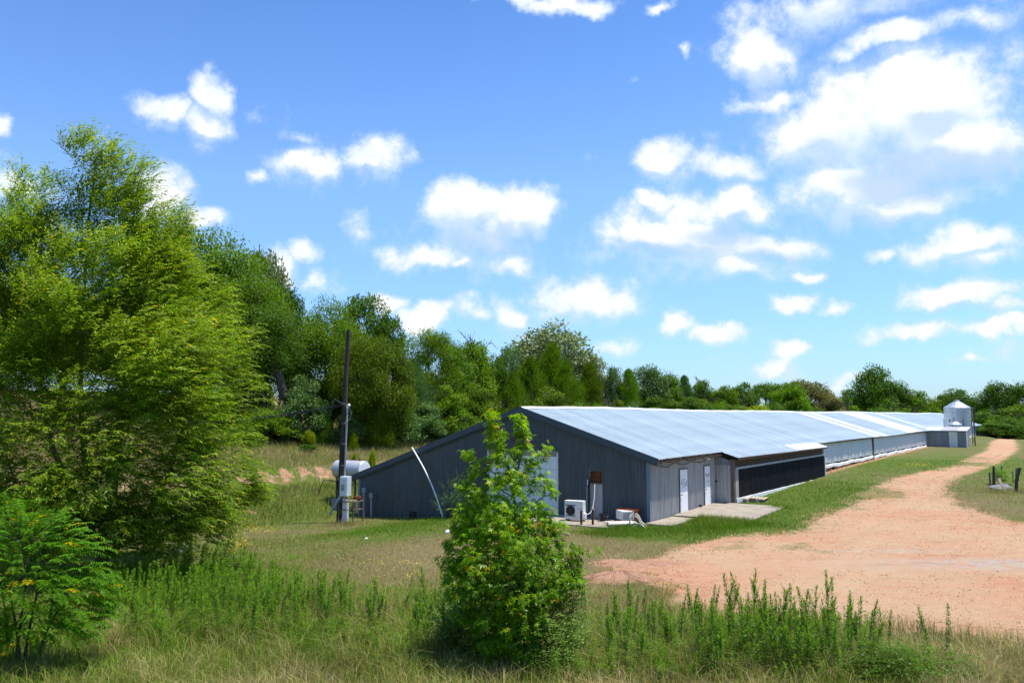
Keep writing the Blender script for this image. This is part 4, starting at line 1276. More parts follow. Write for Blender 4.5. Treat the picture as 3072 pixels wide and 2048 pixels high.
# ------------------------------------------------------------------ leaves
def unit(v):
    return v / (np.linalg.norm(v, axis=-1, keepdims=True) + 1e-9)
def rdir(n, r):
    return unit(r.normal(size=(n, 3)))
def leaf_quads(P, D, Nn, L, W, fold=.25):
    """folded diamond leaves: base P, axis D, normal Nn, length L, width W"""
    D = unit(D)
    S = unit(np.cross(D, Nn))
    Nn = np.cross(S, D)
    L = np.asarray(L).reshape(-1, 1)
    W = np.asarray(W).reshape(-1, 1)
    mid = P + D * L * .45
    a, c = P, P + D * L
    b = mid + S * W * .5 + Nn * W * fold
    d = mid - S * W * .5 + Nn * W * fold
    V_ = np.stack([a, b, c, d], 1).reshape(-1, 3)
    n = len(P)
    i = np.arange(n)[:, None] * 4
    return V_, np.concatenate([i + [0, 1, 2], i + [0, 2, 3]], 1).reshape(-1, 3)
def crown_mesh(name, kind, seed, nlobe, per, R_=4.0, H_=8.0, L=.30, W=.17, base=.1, mat=None):
    r = np.random.default_rng(seed)
    C_, RR = [], []
    for i in range(nlobe):
        while True:
            p = r.uniform(-1, 1, 3)
            d = np.linalg.norm(p)
            if d > 1 or d < .25:
                continue
            if r.random() < (d * d) * 1.1:
                break
        if kind in ('oak', 'silver'):
            c = np.array([p[0] * R_ * .78, p[1] * R_ * .78, H_ * (base + (1 - base) * (.5 + .42 * p[2]))])
            lr = R_ * r.uniform(.20, .36)
        elif kind == 'tall':
            c = np.array([p[0] * R_ * .7, p[1] * R_ * .7, H_ * (base + (1 - base) * (.5 + .45 * p[2]))])
            lr = R_ * r.uniform(.22, .42)
        elif kind == 'cedar':
            hh = r.random() ** .8
            a = r.random() * 6.28
            q_ = (1 - hh ** 2.2) ** .75 * (.45 + .55 * r.random())
            c = np.array([R_ * .82 * q_ * math.cos(a), R_ * .82 * q_ * math.sin(a), H_ * (.03 + .93 * hh)])
            lr = R_ * (.16 + .2 * (1 - hh)) * r.uniform(.8, 1.2)
        else:
            a = r.random() * 6.28
            q_ = math.sqrt(r.random())
            c = np.array([R_ * .8 * q_ * math.cos(a), R_ * .8 * q_ * math.sin(a), H_ * (.08 + .80 * math.sqrt(max(0, 1 - q_ * q_ * .95)) * r.uniform(.35, 1))])
            lr = R_ * r.uniform(.18, .33)
        C_.append(c)
        RR.append(lr)
    C_, RR = np.array(C_), np.array(RR)
    n = nlobe * per
    li = np.repeat(np.arange(nlobe), per)
    dd = rdir(n, r)
    dd[:, 2] = dd[:, 2] * .9 + .12
    dd = unit(dd)
    sq = .75 if kind != 'cedar' else 1.0
    rad = RR[li] * (1 - .75 * r.random(n) ** 2.2) * (1 + .12 * r.normal(size=n))
    P = C_[li] + dd * rad[:, None] * np.array([1, 1, sq])
    P[:, 2] = np.maximum(P[:, 2], .02)
    if kind == 'cedar':
        D = unit(dd * .7 + np.array([0, 0, .9]) + .45 * rdir(n, r))
        Nn = rdir(n, r)
    else:
        D = unit(rdir(n, r) + dd * .5 + np.array([0, 0, -.25]))
        Nn = unit(dd * .6 + np.array([.1, 0, .75]) + .75 * rdir(n, r))
    ll = L * r.uniform(.65, 1.25, n)
    ww = W * r.uniform(.7, 1.25, n)
    V_, T_ = leaf_quads(P, D, Nn, ll, ww)
    lobe_t = r.uniform(-.14, .14, nlobe)[li]
    tint = np.clip(r.beta(2.2, 2.6, n) + lobe_t, 0, .99)
    return np_mesh(name, V_, [T_], mat, {'tint': ('FACE', np.repeat(tint, 2))})
def limb(mb, a, b, r0, r1, r, n=7, wig=.12, seg=5):
    a, b = Vector(a), Vector(b)
    L = (b - a).length
    pts, rs = [], []
    for i in range(seg + 1):
        k = i / seg
        p = a.lerp(b, k)
        if 0 < i < seg:
            p += Vector(r.normal(size=3)) * L * wig * .3
        pts.append(p)
        rs.append(r0 + (r1 - r0) * k)
    mb.tube(pts, rs, n)
    return pts
def trunk_mesh(name, seed, R_=4.0, H_=8.0, kind='oak', mat=None, lean=0):
    r = np.random.default_rng(seed)
    mb = MB()
    top = H_ * (.93 if kind in ('cedar', 'tall') else .72)
    pts = limb(mb, (0, 0, -.4), (lean, .2, top), H_ * .026, H_ * .006, r, 8, .06, 7)
    for i in range(9):
        k = r.uniform(.2, .95)
        p = Vector((lean * k, .2 * k, top * k))
        a = r.random() * 6.28
        e = Vector((math.cos(a), math.sin(a), r.uniform(.3, 1.1) if kind != 'cedar' else .25)).normalized()
        ln = R_ * r.uniform(.5, .85) * (1 if kind != 'cedar' else (1.1 - k))
        q_ = p + e * ln
        limb(mb, p, q_, H_ * .011 * (1.2 - k * .6), H_ * .003, r, 5, .2, 4)
        for j in range(2):
            e2 = (e + Vector(r.normal(size=3)) * .6).normalized()
            m_ = p.lerp(q_, r.uniform(.4, .8))
            limb(mb, m_, m_ + e2 * ln * .5, H_ * .005, H_ * .002, r, 4, .2, 3)
    return mb.mesh(name, mat, True)
KIND = {}
for kname, kind, n_, nl, per, L, W, base, mt in (('oak', 'oak', 3, 52, 300, .30, .19, .10, 'mid'), ('bigoak', 'oak', 2, 84, 430, .165, .105, .10, 'mid'), ('tall', 'tall', 2, 44, 300, .30, .18, .08, 'deep'),
        ('cedar', 'cedar', 2, 70, 210, .34, .085, 0, 'olive'), ('shrub', 'shrub', 3, 46, 300, .30, .17, 0, 'mid'), ('silver', 'silver', 2, 54, 170, .34, .20, .12, 'silver')):
    KIND[kname] = [(crown_mesh('crown', kind, 100 + 17 * i + len(kname), nl, per, 4, 8, L, W, base, LF[mt]), trunk_mesh('trunk', 50 + i, 4, 8, kind, M['bark'])) for i in range(n_)]
HUES = ('deep', 'mid', 'olive', 'bright', 'lime', 'blue', 'silver', 'brown')
tcount = [0]
def tree(px, top, hw, Y, kind, hue, name, label, cat='tree', clear=0.0, group=None, dz=0.0, depth_ratio=1.0):
    x, _, zt = at(px, top, Y)
    z0 = hz1(x, Y) + dz
    Hh = max(zt - z0, .6)
    rw = hw / 2400 * Y * (1.22 if Y < 130 else 1.42)
    i = tcount[0]
    tcount[0] += 1
    if kind == 'oak' and Y < 76 and hw > 58:
        kind = 'bigoak'
    cm, tm = KIND[kind][i % len(KIND[kind])]
    t = thing(name, label, cat, (x, Y, z0), (i * 2.399) % 6.28, group)
    sx, sz = rw / 4.0, Hh / 8.0 * (1.03 if kind == 'cedar' else 1.0)
    tr = link(bpy.data.objects.new('trunk', tm), t)
    tr.scale = (sx, sx * depth_ratio, sz)
    cr = link(bpy.data.objects.new('crown', cm), t)
    if clear:
        cr.location.z = clear * Hh
        sz *= (1 - clear)
    cr.scale = (sx, sx * depth_ratio, sz)
    cr.material_slots[0].link = 'OBJECT'
    cr.material_slots[0].material = LF[hue]
    return t
# px, top, half width, distance, kind, hue, name, label
G1 = 'trees on the hillside behind the barn'
G2 = 'far trees behind the long roof'
G3 = 'trees beyond the end of the road'
TREES = [
 (640, 700, 185, 63, 'oak', 'mid', 'oak_tree', 'broadest tall oak on the hill with rounded sunlit green crown, rising behind the willow', .1, G1),
 (538, 652, 62, 66, 'oak', 'mid', 'oak_tree', 'tallest narrow oak top standing just behind the willow crown edge', .25, G1),
 (745, 800, 120, 60, 'oak', 'mid', 'oak_tree', 'olive tinged oak crown stepping down from the broadest tall oak', .2, G1),
 (795, 748, 62, 76, 'silver', 'silver', 'oak_tree', 'greyish brown leaved tree top peeping out behind the broad tall oak', .2, G1),
 (872, 866, 52, 67, 'tall', 'deep', 'oak_tree', 'dark green tree top between the broad oak and the round green tree', .1, G1),
 (800, 905, 110, 59, 'oak', 'deep', 'oak_tree', 'deep green oak with dark leaning trunk shadows below the broad crown', .25, G1),
 (985, 903, 108, 63, 'oak', 'mid', 'oak_tree', 'round topped green tree directly behind the top of the utility pole', .05, G1),
 (1098, 876, 66, 80, 'silver', 'deep', 'pine_tree', 'tall loose dark tree rising above the others beyond the utility pole', .25, G1),
 (1165, 925, 46, 79, 'silver', 'deep', 'pine_tree', 'lower lobe of loose dark tree against the white cloud, next to the tall loose one', .25, G1),
 (1100, 1000, 95, 60, 'oak', 'olive', 'oak_tree', 'yellowish olive tree just beyond the utility pole', .02, G1),
 (1178, 1050, 68, 61, 'tall', 'olive', 'oak_tree', 'dull olive tree between the yellowish tree and the round dark crown', .0, G1),
 (1288, 985, 88, 72, 'oak', 'mid', 'oak_tree', 'round dark green crown standing clear against sky above the low barn end', .1, G1),
 (1365, 1040, 55, 74, 'tall', 'deep', 'oak_tree', 'narrow dark tree wedged beside the round dark green crown', .05, G1),
 (1424, 1018, 66, 80, 'tall', 'mid', 'oak_tree', 'upright green tree with a ragged top above the feathery thicket', .05, G1),
 (1490, 1070, 50, 84, 'oak', 'deep', 'oak_tree', 'small shaded tree at the dip in the skyline', .0, G1),
 (1530, 1035, 36, 92, 'silver', 'blue', 'oak_tree', 'sparse dark leaved young tree at the skyline beside the big silvery oak', .1, G1),
 (1655, 966, 120, 108, 'silver', 'silver', 'oak_tree', 'big silvery leaved oak standing highest behind the barn ridge', .1, G1),
 (1760, 1068, 72, 107, 'silver', 'silver', 'oak_tree', 'lower silvery limb side of the oak dropping toward the long roof', .05, G1),
 (1590, 1060, 48, 106, 'silver', 'silver', 'oak_tree', 'short silvery oak in front of the biggest silvery crown', .1, G1),
 (1658, 1044, 72, 90, 'cedar', 'mid', 'cedar_tree', 'green pyramidal cedar in front of the silvery oak', 0, G1),
 (1592, 1086, 62, 82, 'cedar', 'mid', 'cedar_tree', 'broad cedar standing above the barn peak', 0, G1),
 (1700, 1092, 58, 84, 'cedar', 'mid', 'cedar_tree', 'cedar directly over the barn ridge start', 0, G1),
 (1768, 1104, 58, 90, 'cedar', 'olive', 'cedar_tree', 'dark hearted cedar with olive tips above the ridge', 0, G1),
 (1845, 1096, 32, 104, 'silver', 'blue', 'young_tree', 'slim pale young tree rising between cedars above the roof', 0, G1),
 (1885, 1118, 42, 104, 'cedar', 'bright', 'cedar_tree', 'bright green conical cedar standing last on the hillside above the roof', 0, G1),
 (1540, 1130, 58, 74, 'cedar', 'mid', 'cedar_tree', 'mid height green cedar above the sapling top', 0, G1),
 (1640, 1150, 70, 76, 'shrub', 'olive', 'thicket_shrub', 'olive thicket shrub low behind the barn peak', 0, G1),
 (1740, 1170, 65, 80, 'shrub', 'mid', 'thicket_shrub', 'low green thicket just above the near ridge cap', 0, G1),
 (1830, 1175, 60, 88, 'shrub', 'olive', 'thicket_shrub', 'low olive thicket farther along the near ridge', 0, G1),
 (905, 1112, 78, 58, 'shrub', 'blue', 'shrub', 'large blue green shrub with pale glossy leaves before the shaded oaks', 0, G1),
 (800, 1192, 80, 56, 'shrub', 'mid', 'shrub', 'fresh green shrub at the willow edge above the clay bank', 0, G1),
 (735, 1270, 60, 54, 'cedar', 'deep', 'cedar_tree', 'dark young cedar half hidden by the willow fringe', 0, G1),
 (690, 1190, 70, 60, 'shrub', 'deep', 'shrub', 'dark shrub tucked behind the willow fringe', 0, G1),
 (968, 1236, 36, 58, 'cedar', 'deep', 'cedar_tree', 'small dark cedar between the blue green shrub and the pole', 0, G1),
 (880, 1262, 46, 57, 'shrub', 'blue', 'shrub', 'low spreading blue green shrub at the foot of the large one', 0, G1),
 (1050, 1226, 46, 59, 'shrub', 'blue', 'shrub', 'pale leaved shrub directly behind the middle of the pole', 0, G1),
 (1112, 1180, 46, 62, 'oak', 'bright', 'young_tree', 'bright green young tree above the olive cedar cone', 0, G1),
 (1132, 1220, 54, 60, 'cedar', 'olive', 'cedar_tree', 'olive green cone shaped cedar on the grass slope beyond the tank', 0, G1),
 (928, 1292, 18, 56, 'tall', 'lime', 'sapling', 'small lime green sapling on the slope between shrubs and pole', 0, G1),
 (1062, 1300, 16, 57.5, 'cedar', 'lime', 'sapling', 'tiny yellow green cedar beside the pole on the slope', 0, G1),
 (925, 1352, 26, 55, 'shrub', 'deep', 'bush', 'small dark round bush on the dry slope above the clay bank', 0, G1),
 (1062, 1358, 9, 51, 'tall', 'lime', 'sapling', 'thin bright sapling just behind the silver fuel tank end', 0, G1),
 (1118, 1352, 13, 50.5, 'tall', 'lime', 'sapling', 'bright leafy sapling standing beside the fuel tank above the barn eave', 0, G1),
 (1180, 1175, 74, 63, 'shrub', 'blue', 'shrub', 'vine covered shrub mass with pale leaves beyond the olive cedar cone', 0, G1),
 (1262, 1195, 72, 66, 'shrub', 'blue', 'shrub', 'broad vine covered shrub above the low barn rake', 0, G1),
 (1240, 1095, 72, 67, 'cedar', 'blue', 'cedar_tree', 'feathery blue green tree in front of the round dark crown', 0, G1),
 (1330, 1120, 74, 69, 'shrub', 'mid', 'thicket_shrub', 'soft green thicket mound below the round dark crown', 0, G1),
 (1418, 1138, 66, 72, 'shrub', 'mid', 'thicket_shrub', 'soft green thicket mound below the upright ragged tree', 0, G1),
 (1500, 1160, 62, 73, 'shrub', 'olive', 'thicket_shrub', 'dull green thicket below the skyline dip', 0, G1),
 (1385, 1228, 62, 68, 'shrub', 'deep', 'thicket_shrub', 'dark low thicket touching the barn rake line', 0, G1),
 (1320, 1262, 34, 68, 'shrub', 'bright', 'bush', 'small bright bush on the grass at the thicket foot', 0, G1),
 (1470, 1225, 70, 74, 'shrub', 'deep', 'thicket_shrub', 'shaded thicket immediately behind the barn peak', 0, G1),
 (610, 900, 150, 70, 'oak', 'deep', 'oak_tree', 'dark oak filling the gap behind the willow shoulder', .05, G1),
 (450, 960, 140, 68, 'oak', 'deep', 'oak_tree', 'dark oak hidden behind the middle of the willow', .05, G1),
 (1945, 1102, 50, 140, 'tall', 'blue', 'oak_tree', 'tall blue green tree, first of the far row after the cedars', 0, G2),
 (2012, 1120, 32, 141, 'tall', 'mid', 'oak_tree', 'narrow mid green tree, second of the far row', 0, G2),
 (2053, 1135, 30, 142, 'cedar', 'blue', 'cedar_tree', 'pointed blue green cedar, third of the far row', 0, G2),
 (2104, 1138, 32, 146, 'tall', 'deep', 'oak_tree', 'spiky topped dark tree beside the pointed blue green cedar', 0, G2),
 (2128, 1180, 46, 138, 'shrub', 'mid', 'shrub', 'low lighter green shrub in front of the spiky topped dark tree', 0, G2),
 (2172, 1158, 36, 144, 'oak', 'mid', 'oak_tree', 'small green tree after the gap in the far row', 0, G2),
 (2216, 1142, 44, 148, 'oak', 'deep', 'oak_tree', 'rounded dark tree behind the yellow green bush', 0, G2),
 (2300, 1141, 52, 152, 'oak', 'deep', 'oak_tree', 'wide dark tree between the yellow green bush and the bright round tree', 0, G2),
 (2366, 1147, 48, 146, 'oak', 'bright', 'oak_tree', 'bright green round tree in the far row', 0, G2),
 (2262, 1193, 46, 140, 'shrub', 'lime', 'bush', 'yellow green bush right above the ridge of the long roof', 0, G2),
 (2424, 1132, 62, 156, 'oak', 'brown', 'oak_tree', 'brownish rounded tree next to the bright green round tree', 0, G2),
 (2474, 1172, 56, 152, 'shrub', 'brown', 'oak_tree', 'lower brownish green tree sloping down from the brownish rounded one', 0, G2),
 (2545, 1162, 50, 165, 'oak', 'deep', 'oak_tree', 'distant dark tree before the tallest far tree', 0, G2),
 (2540, 1192, 46, 150, 'shrub', 'mid', 'shrub', 'fresh green shrub mass below the distant dark tree', 0, G2),
 (2616, 1104, 52, 158, 'tall', 'deep', 'oak_tree', 'tallest far dark tree with a ragged split top', 0, G2),
 (2655, 1140, 40, 160, 'silver', 'deep', 'oak_tree', 'airy dark tree leaning out beside the tallest far tree', 0, G2),
 (2694, 1152, 36, 160, 'tall', 'deep', 'oak_tree', 'slimmer dark tree after the tallest far tree', 0, G2),
 (2756, 1173, 46, 160, 'oak', 'mid', 'oak_tree', 'middle sized green tree before the feed bin', 0, G2),
 (2806, 1206, 44, 162, 'shrub', 'deep', 'shrub', 'low dark shrub row end beside the feed bin', 0, G2),
 (2590, 1215, 46, 150, 'shrub', 'brown', 'shrub', 'low brownish shrub under the tallest far tree', 0, G2),
 (2872, 1168, 52, 170, 'oak', 'deep', 'oak_tree', 'dark rounded tree directly behind the tall feed bin', 0, G2),
 (2830, 1195, 40, 172, 'oak', 'deep', 'oak_tree', 'dark lower shoulder tree beside the one behind the feed bin', 0, G2),
 (2987, 1150, 42, 162, 'tall', 'deep', 'oak_tree', 'upright dark tree standing first above the road end', 0, G3),
 (3047, 1150, 46, 160, 'tall', 'deep', 'oak_tree', 'upright dark tree standing second above the road end', 0, G3),
 (2938, 1214, 46, 152, 'shrub', 'deep', 'shrub', 'dark green shrub mass just past the feed bin', 0, G3),
 (3024, 1226, 60, 146, 'shrub', 'deep', 'shrub', 'wide dark green shrub mass over the end of the gravel road', 0, G3),
 (2985, 1262, 50, 142, 'shrub', 'deep', 'shrub', 'dark shrub in the shade where the gravel road disappears', 0, G3),
 (3075, 1250, 50, 140, 'shrub', 'deep', 'shrub', 'dark shrub at the edge of the grass past the road', 0, G3),
 (380, 880, 150, 72, 'oak', 'deep', 'oak_tree', 'dark oak behind the upper willow stems', .05, G1),
 (200, 900, 160, 74, 'oak', 'mid', 'oak_tree', 'green oak glimpsed between the willow tops', .05, G1),
 (20, 860, 170, 72, 'oak', 'deep', 'oak_tree', 'dark oak at the outer side of the willow', .05, G1),
 (-180, 840, 170, 70, 'oak', 'mid', 'oak_tree', 'green oak beyond the outer willow branches', .05, G1),
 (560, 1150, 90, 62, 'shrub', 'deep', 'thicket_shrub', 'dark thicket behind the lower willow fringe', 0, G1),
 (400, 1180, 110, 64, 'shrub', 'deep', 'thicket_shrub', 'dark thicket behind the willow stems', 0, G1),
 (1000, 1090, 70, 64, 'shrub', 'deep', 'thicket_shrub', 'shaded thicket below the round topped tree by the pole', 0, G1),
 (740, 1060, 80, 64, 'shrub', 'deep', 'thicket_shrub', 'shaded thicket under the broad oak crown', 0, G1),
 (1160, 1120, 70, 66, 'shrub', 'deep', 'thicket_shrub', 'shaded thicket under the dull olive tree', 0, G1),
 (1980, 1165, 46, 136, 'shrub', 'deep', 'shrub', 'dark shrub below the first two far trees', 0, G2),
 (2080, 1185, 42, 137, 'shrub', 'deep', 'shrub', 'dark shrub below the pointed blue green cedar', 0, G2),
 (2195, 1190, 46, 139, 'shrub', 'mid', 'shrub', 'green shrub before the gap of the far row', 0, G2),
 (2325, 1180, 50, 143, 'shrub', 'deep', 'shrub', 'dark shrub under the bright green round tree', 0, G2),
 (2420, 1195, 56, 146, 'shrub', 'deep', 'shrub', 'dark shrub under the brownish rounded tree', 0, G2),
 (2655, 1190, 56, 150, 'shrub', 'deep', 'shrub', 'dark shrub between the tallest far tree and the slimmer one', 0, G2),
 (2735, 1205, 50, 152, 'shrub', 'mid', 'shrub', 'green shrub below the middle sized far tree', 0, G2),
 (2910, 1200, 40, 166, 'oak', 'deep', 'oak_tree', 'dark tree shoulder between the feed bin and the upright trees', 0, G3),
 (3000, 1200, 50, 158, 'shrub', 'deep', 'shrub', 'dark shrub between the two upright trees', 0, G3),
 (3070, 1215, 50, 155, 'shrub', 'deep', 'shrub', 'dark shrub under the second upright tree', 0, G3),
 (3120, 1190, 70, 150, 'oak', 'mid', 'oak_tree', 'green tree at the very edge beyond the grass', 0, G3),
]
for row in TREES:
    px, top, hw, Y, kind, hue, name, label, clear, grp = row
    tree(px, top, hw, Y, kind, hue, name, label, {'shrub': 'shrub', 'thicket_shrub': 'shrub', 'bush': 'bush', 'sapling': 'sapling', 'young_tree': 'young tree'}.get(name, 'tree'), clear, grp)
# leaning dark trunk seen under the broad oak
a = at(838, 1128, 58)
b = at(770, 1030, 58.5)
c = at(690, 930, 59)
o = MB().tube([Vector(a) - Vector((-.4, 0, 1.6)), a, b, c, at(640, 830, 60)], [.36, .30, .27, .2, .1], 9).build('leaning_trunk', M['bark'])
lt = thing('leaning_oak', 'dark bare leaning trunk of an oak under the broad crowns', 'tree', (a[0] + .4, a[1], a[2] - 1.6))
o.name = 'trunk'
o.parent = lt
o.location = -lt.location
cm = crown_mesh('crown', 'oak', 77, 16, 220, 1.6, 3.0, .3, .19, .1, LF['deep'])
o2 = link(bpy.data.objects.new('crown', cm), lt)
o2.location = Vector(at(645, 905, 60)) - lt.location

# ------------------------------------------------------------------ willow
def lobes_to_world(lobes, Y0, base_r=1.0):
    out = []
    for (px, py, rx, ry, dy) in lobes:
        x, y, z = at(px, py, Y0 + dy)
        out.append((x, y, z, rx / 2400 * (Y0 + dy), ry / 2400 * (Y0 + dy)))
    return np.array(out)
WX, WY = ground_hit(294, 1692)
wz = hz1(WX, WY)
WL = [(430,740,110,130,.2),(560,850,110,110,.2),(500,700,70,90,.5),(40,760,120,120,.4),(60,960,140,140,.4),(300,470,80,60,0),(255,455,60,40,.3),(350,560,110,90,.5),(290,620,120,110,-.3),(385,650,70,80,.6),(110,590,75,75,.5),(60,640,40,60,.8),(180,650,100,80,.2),(15,690,50,80,1),
 (190,760,160,120,-.4),(440,740,90,80,.8),(320,790,160,110,-.8),(70,840,140,130,0),(470,860,100,100,.3),(250,930,200,130,-1.2),(420,960,150,120,-1.0),(560,960,110,80,0),(80,1010,180,150,-.8),
 (640,960,60,50,.3),(600,1060,130,110,-.8),(440,1110,190,130,-1.8),(230,1130,190,140,-2),(690,1080,60,70,.2),(60,1190,170,150,-1.5),(660,1190,100,100,-.4),(520,1250,170,120,-1.8),(330,1290,190,130,-2.2),
 (700,1310,78,70,-.2),(130,1370,180,130,-2),(620,1370,130,100,-1.0),(460,1420,170,110,-2),(300,1470,170,100,-2.2),(725,1440,60,55,0),(640,1480,110,60,-.6),(90,1500,150,100,-1.8),(540,1540,90,50,-.8),(400,1560,130,70,-1.4),(250,1590,110,60,-1.6),(110,1610,90,70,-1.0),(480,1600,120,50,-2.2),(330,1620,120,50,-2.6),(600,1560,90,50,-1.4),(180,1600,120,60,-2.4),(560,1590,90,40,-.6),(200,1640,110,50,-1.2),(60,1650,80,60,-1),(-90,900,130,220,0),(-80,1250,130,220,0),
 (300,900,200,200,2.2),(500,1150,200,200,2.2)]
WW0 = lobes_to_world(WL, 24.6)
wr = np.random.default_rng(5)
WW = []
wcen = np.array([WX, WY, wz + 2.0])
for L_ in WW0:
    nsub = int(4 + 6 * min(L_[3] * L_[4], 2.2))
    for j in range(nsub):
        d_ = rdir(1, wr)[0]
        rr_ = .35 + .62 * wr.random() ** .6
        c_ = L_[:3] + d_ * rr_ * np.array([L_[3], L_[3] * .85, L_[4]])
        if c_[2] < wz + .3:
            continue
        k_ = wr.uniform(.28, .48)
        WW.append((*c_, max(.24, L_[3] * k_), max(.30, L_[4] * k_ * 1.5)))
WW = np.array(WW)
plume_t = wr.normal(0, .10, len(WW))
vol = (WW[:, 3] * WW[:, 4] + .05) * np.where(WW[:, 2] < wz + 2.6, 1.9, 1.0)
ntw = 23000
pick = wr.choice(len(WW), ntw, p=vol / vol.sum())
dd = rdir(ntw, wr)
rad = 1 - .62 * wr.random(ntw) ** 1.5
P0 = WW[pick, :3] + dd * rad[:, None] * np.column_stack([WW[pick, 3], WW[pick, 3], WW[pick, 4]])
trunk_c = np.array([WX, WY, wz])
kp_ = P0[:, 2] > wz + .12
P0, pick = P0[kp_], pick[kp_]
ntw = len(P0)
outw = unit(P0 - (trunk_c + np.array([0, 0, 3.2])))
wind = np.array([.35, -.1, 0])
d0 = unit(outw * np.array([1, 1, .35]) + np.array([0, 0, .85]) + wind * .5 + .45 * rdir(ntw, wr))
nl = 13
Lt = wr.uniform(.35, .85, ntw)
LP, LD, LN = [], [], []
pos = P0.copy()
dcur = d0.copy()
for k in range(nl):
    pos = pos + dcur * (Lt / nl)[:, None]
    dcur = unit(dcur + np.array([.02, 0, -.075]) + .04 * wind)
    side = unit(np.cross(dcur, np.array([0, 0, 1.0])) + 1e-3) * (1 if k % 2 else -1)
    LP.append(pos.copy())
    LD.append(unit(dcur * .75 + side * .55 + np.array([.16, 0, -.30]) + .35 * rdir(ntw, wr)))
    LN.append(unit(np.array([0.1, 0, 1.0]) + .8 * rdir(ntw, wr)))
LP, LD, LN = map(np.concatenate, (LP, LD, LN))
n_ = len(LP)
V_, T_ = leaf_quads(LP, LD, LN, wr.uniform(.10, .20, n_), wr.uniform(.028, .046, n_), .15)
tw_t = np.tile(wr.normal(0, .08, ntw) + plume_t[pick], nl)
tint = np.clip(wr.beta(2.2, 2.4, n_) * .85 + tw_t, 0, .97)
tint[wr.random(n_) < .022] = 1.0
willow = thing('willow_tree', 'big bushy willow with fine yellow green leaves and many thin stems', 'willow', (WX, WY, wz))
wc = np_obj('crown', V_ - np.array([WX, WY, wz]), [T_], LF['willow'], willow, {'tint': ('FACE', np.repeat(tint, 2))})
mb = MB()
base = Vector((0, 0, -.2))
def wv(px, py, dy):
    p = at(px, py, 24.6 + dy)
    return Vector((p[0] - WX, p[1] - WY, p[2] - wz))
stems = [((315, 1630, .3), (300, 1500, 0), (255, 1380, 0), (240, 1200, .2), (250, 900, .4), (270, 620, .5), (290, 480, .3)),
         ((318, 1630, .3), (340, 1500, -.3), (355, 1300, -1.6), (372, 1150, -1.9), (365, 1040, -1.6), (400, 860, -.5), (380, 640, .4)),
         ((305, 1640, .3), (250, 1560, -.6), (220, 1480, -1.6), (160, 1350, -1.8), (130, 1230, -1.6), (110, 1000, -.8), (100, 640, .5)),
         ((320, 1640, .3), (430, 1560, -.4), (500, 1440, -.8), (560, 1250, -.8), (600, 1040, -.5)),
         ((325, 1650, .3), (440, 1600, -.5), (560, 1540, -.8), (660, 1430, -.4)),
         ((300, 1650, .3), (215, 1640, -1), (140, 1600, -1.4), (60, 1500, -1.4), (0, 1300, -1)),
         ((315, 1630, .3), (330, 1400, .8), (420, 1100, .8), (480, 850, .6))]
for i, s_ in enumerate(stems):
    pts = [Vector((0, 0, -.2)) if i < 3 else Vector((.05 * i - .2, .1, -.1))] + [wv(*p) for p in s_]
    mb.tube(pts, [.15 - .135 * k / (len(pts) - 1) for k in range(len(pts))], 7)
rr = np.random.default_rng(8)
for i, s_ in enumerate(stems):
    for j in range(16):
        k = rr.uniform(1, len(s_) - 1.01)
        a_ = wv(*s_[int(k)]).lerp(wv(*s_[int(k) + 1]), k % 1)
        e = Vector((rr.normal(), rr.normal(), rr.uniform(.1, 1.3))).normalized()
        limb(mb, a_, a_ + e * rr.uniform(.8, 2.0), .022, .006, rr, 5, .2, 4)
mb.build('trunk', M['bark_pale'], willow, True)

# ------------------------------------------------------------------ sweetgum sapling in the weeds
def star_leaves(P, D, Nn, S):
    D = unit(D)
    Sd = unit(np.cross(D, Nn))
    Nn = np.cross(Sd, D)
    n = len(P)
    V_ = []
    lobes = [(0, 1.0), (58, .88), (-58, .88), (122, .58), (-122, .58)]
    for ang, ln in lobes:
        a = R(ang)
        for (da, rr_, up) in ((0, 0, 0), (-.42, .42, .03), (0, 1, -.14), (.42, .42, .03)):
            aa = a + (da if rr_ < 1 else 0)
            rad_ = S * ln * rr_
            V_.append(P + D * (np.cos(aa) * rad_ + .32 * S * 0)[:, None] + Sd * (np.sin(aa) * rad_)[:, None] + Nn * (up * S * ln)[:, None])
    V_ = np.stack(V_, 1).reshape(-1, 3)
    b = np.arange(n)[:, None] * 20
    Q = np.concatenate([b + [4 * i, 4 * i + 1, 4 * i + 2, 4 * i + 3] for i in range(5)], 1).reshape(-1, 4)
    return V_, Q
GX, GY = ground_hit(1555, 1985)
gz_ = hz1(GX, GY)
SL = [(1478,1250,26,36,0),(1492,1310,40,50,0),(1560,1262,24,30,.1),(1572,1320,32,50,.1),(1408,1366,26,24,0),(1515,1375,70,50,0),(1440,1410,40,40,-.1),(1600,1390,36,34,.1),(1640,1360,26,34,.1),
 (1530,1450,95,55,-.1),(1395,1450,30,24,-.1),(1440,1490,55,45,-.2),(1625,1450,50,44,.1),(1665,1475,20,20,.1),(1400,1545,50,40,-.2),(1500,1540,85,60,-.3),(1600,1545,75,55,-.1),(1660,1585,34,34,0),
 (1375,1600,30,26,-.2),(1430,1600,60,46,-.3),(1540,1620,110,70,-.4),(1640,1640,60,50,0),(1350,1640,24,24,-.2),(1390,1690,56,40,-.3),(1480,1690,110,60,-.5),(1600,1700,100,60,-.3),(1700,1660,44,26,.1),(1760,1650,40,14,.1),(1715,1710,34,34,.1),(1360,1720,36,34,-.3),
 (1450,1770,95,54,-.6),(1560,1780,105,54,-.6),(1660,1770,50,40,-.2),(1420,1840,62,44,-.5),(1500,1860,90,54,-.7),(1590,1860,70,50,-.6),(1490,1930,60,36,-.6),(1570,1950,60,36,-.6),(1370,1780,34,30,-.4),(1700,1740,50,40,-.1),(1345,1690,24,24,-.2)]
SW_ = lobes_to_world(SL, GY)
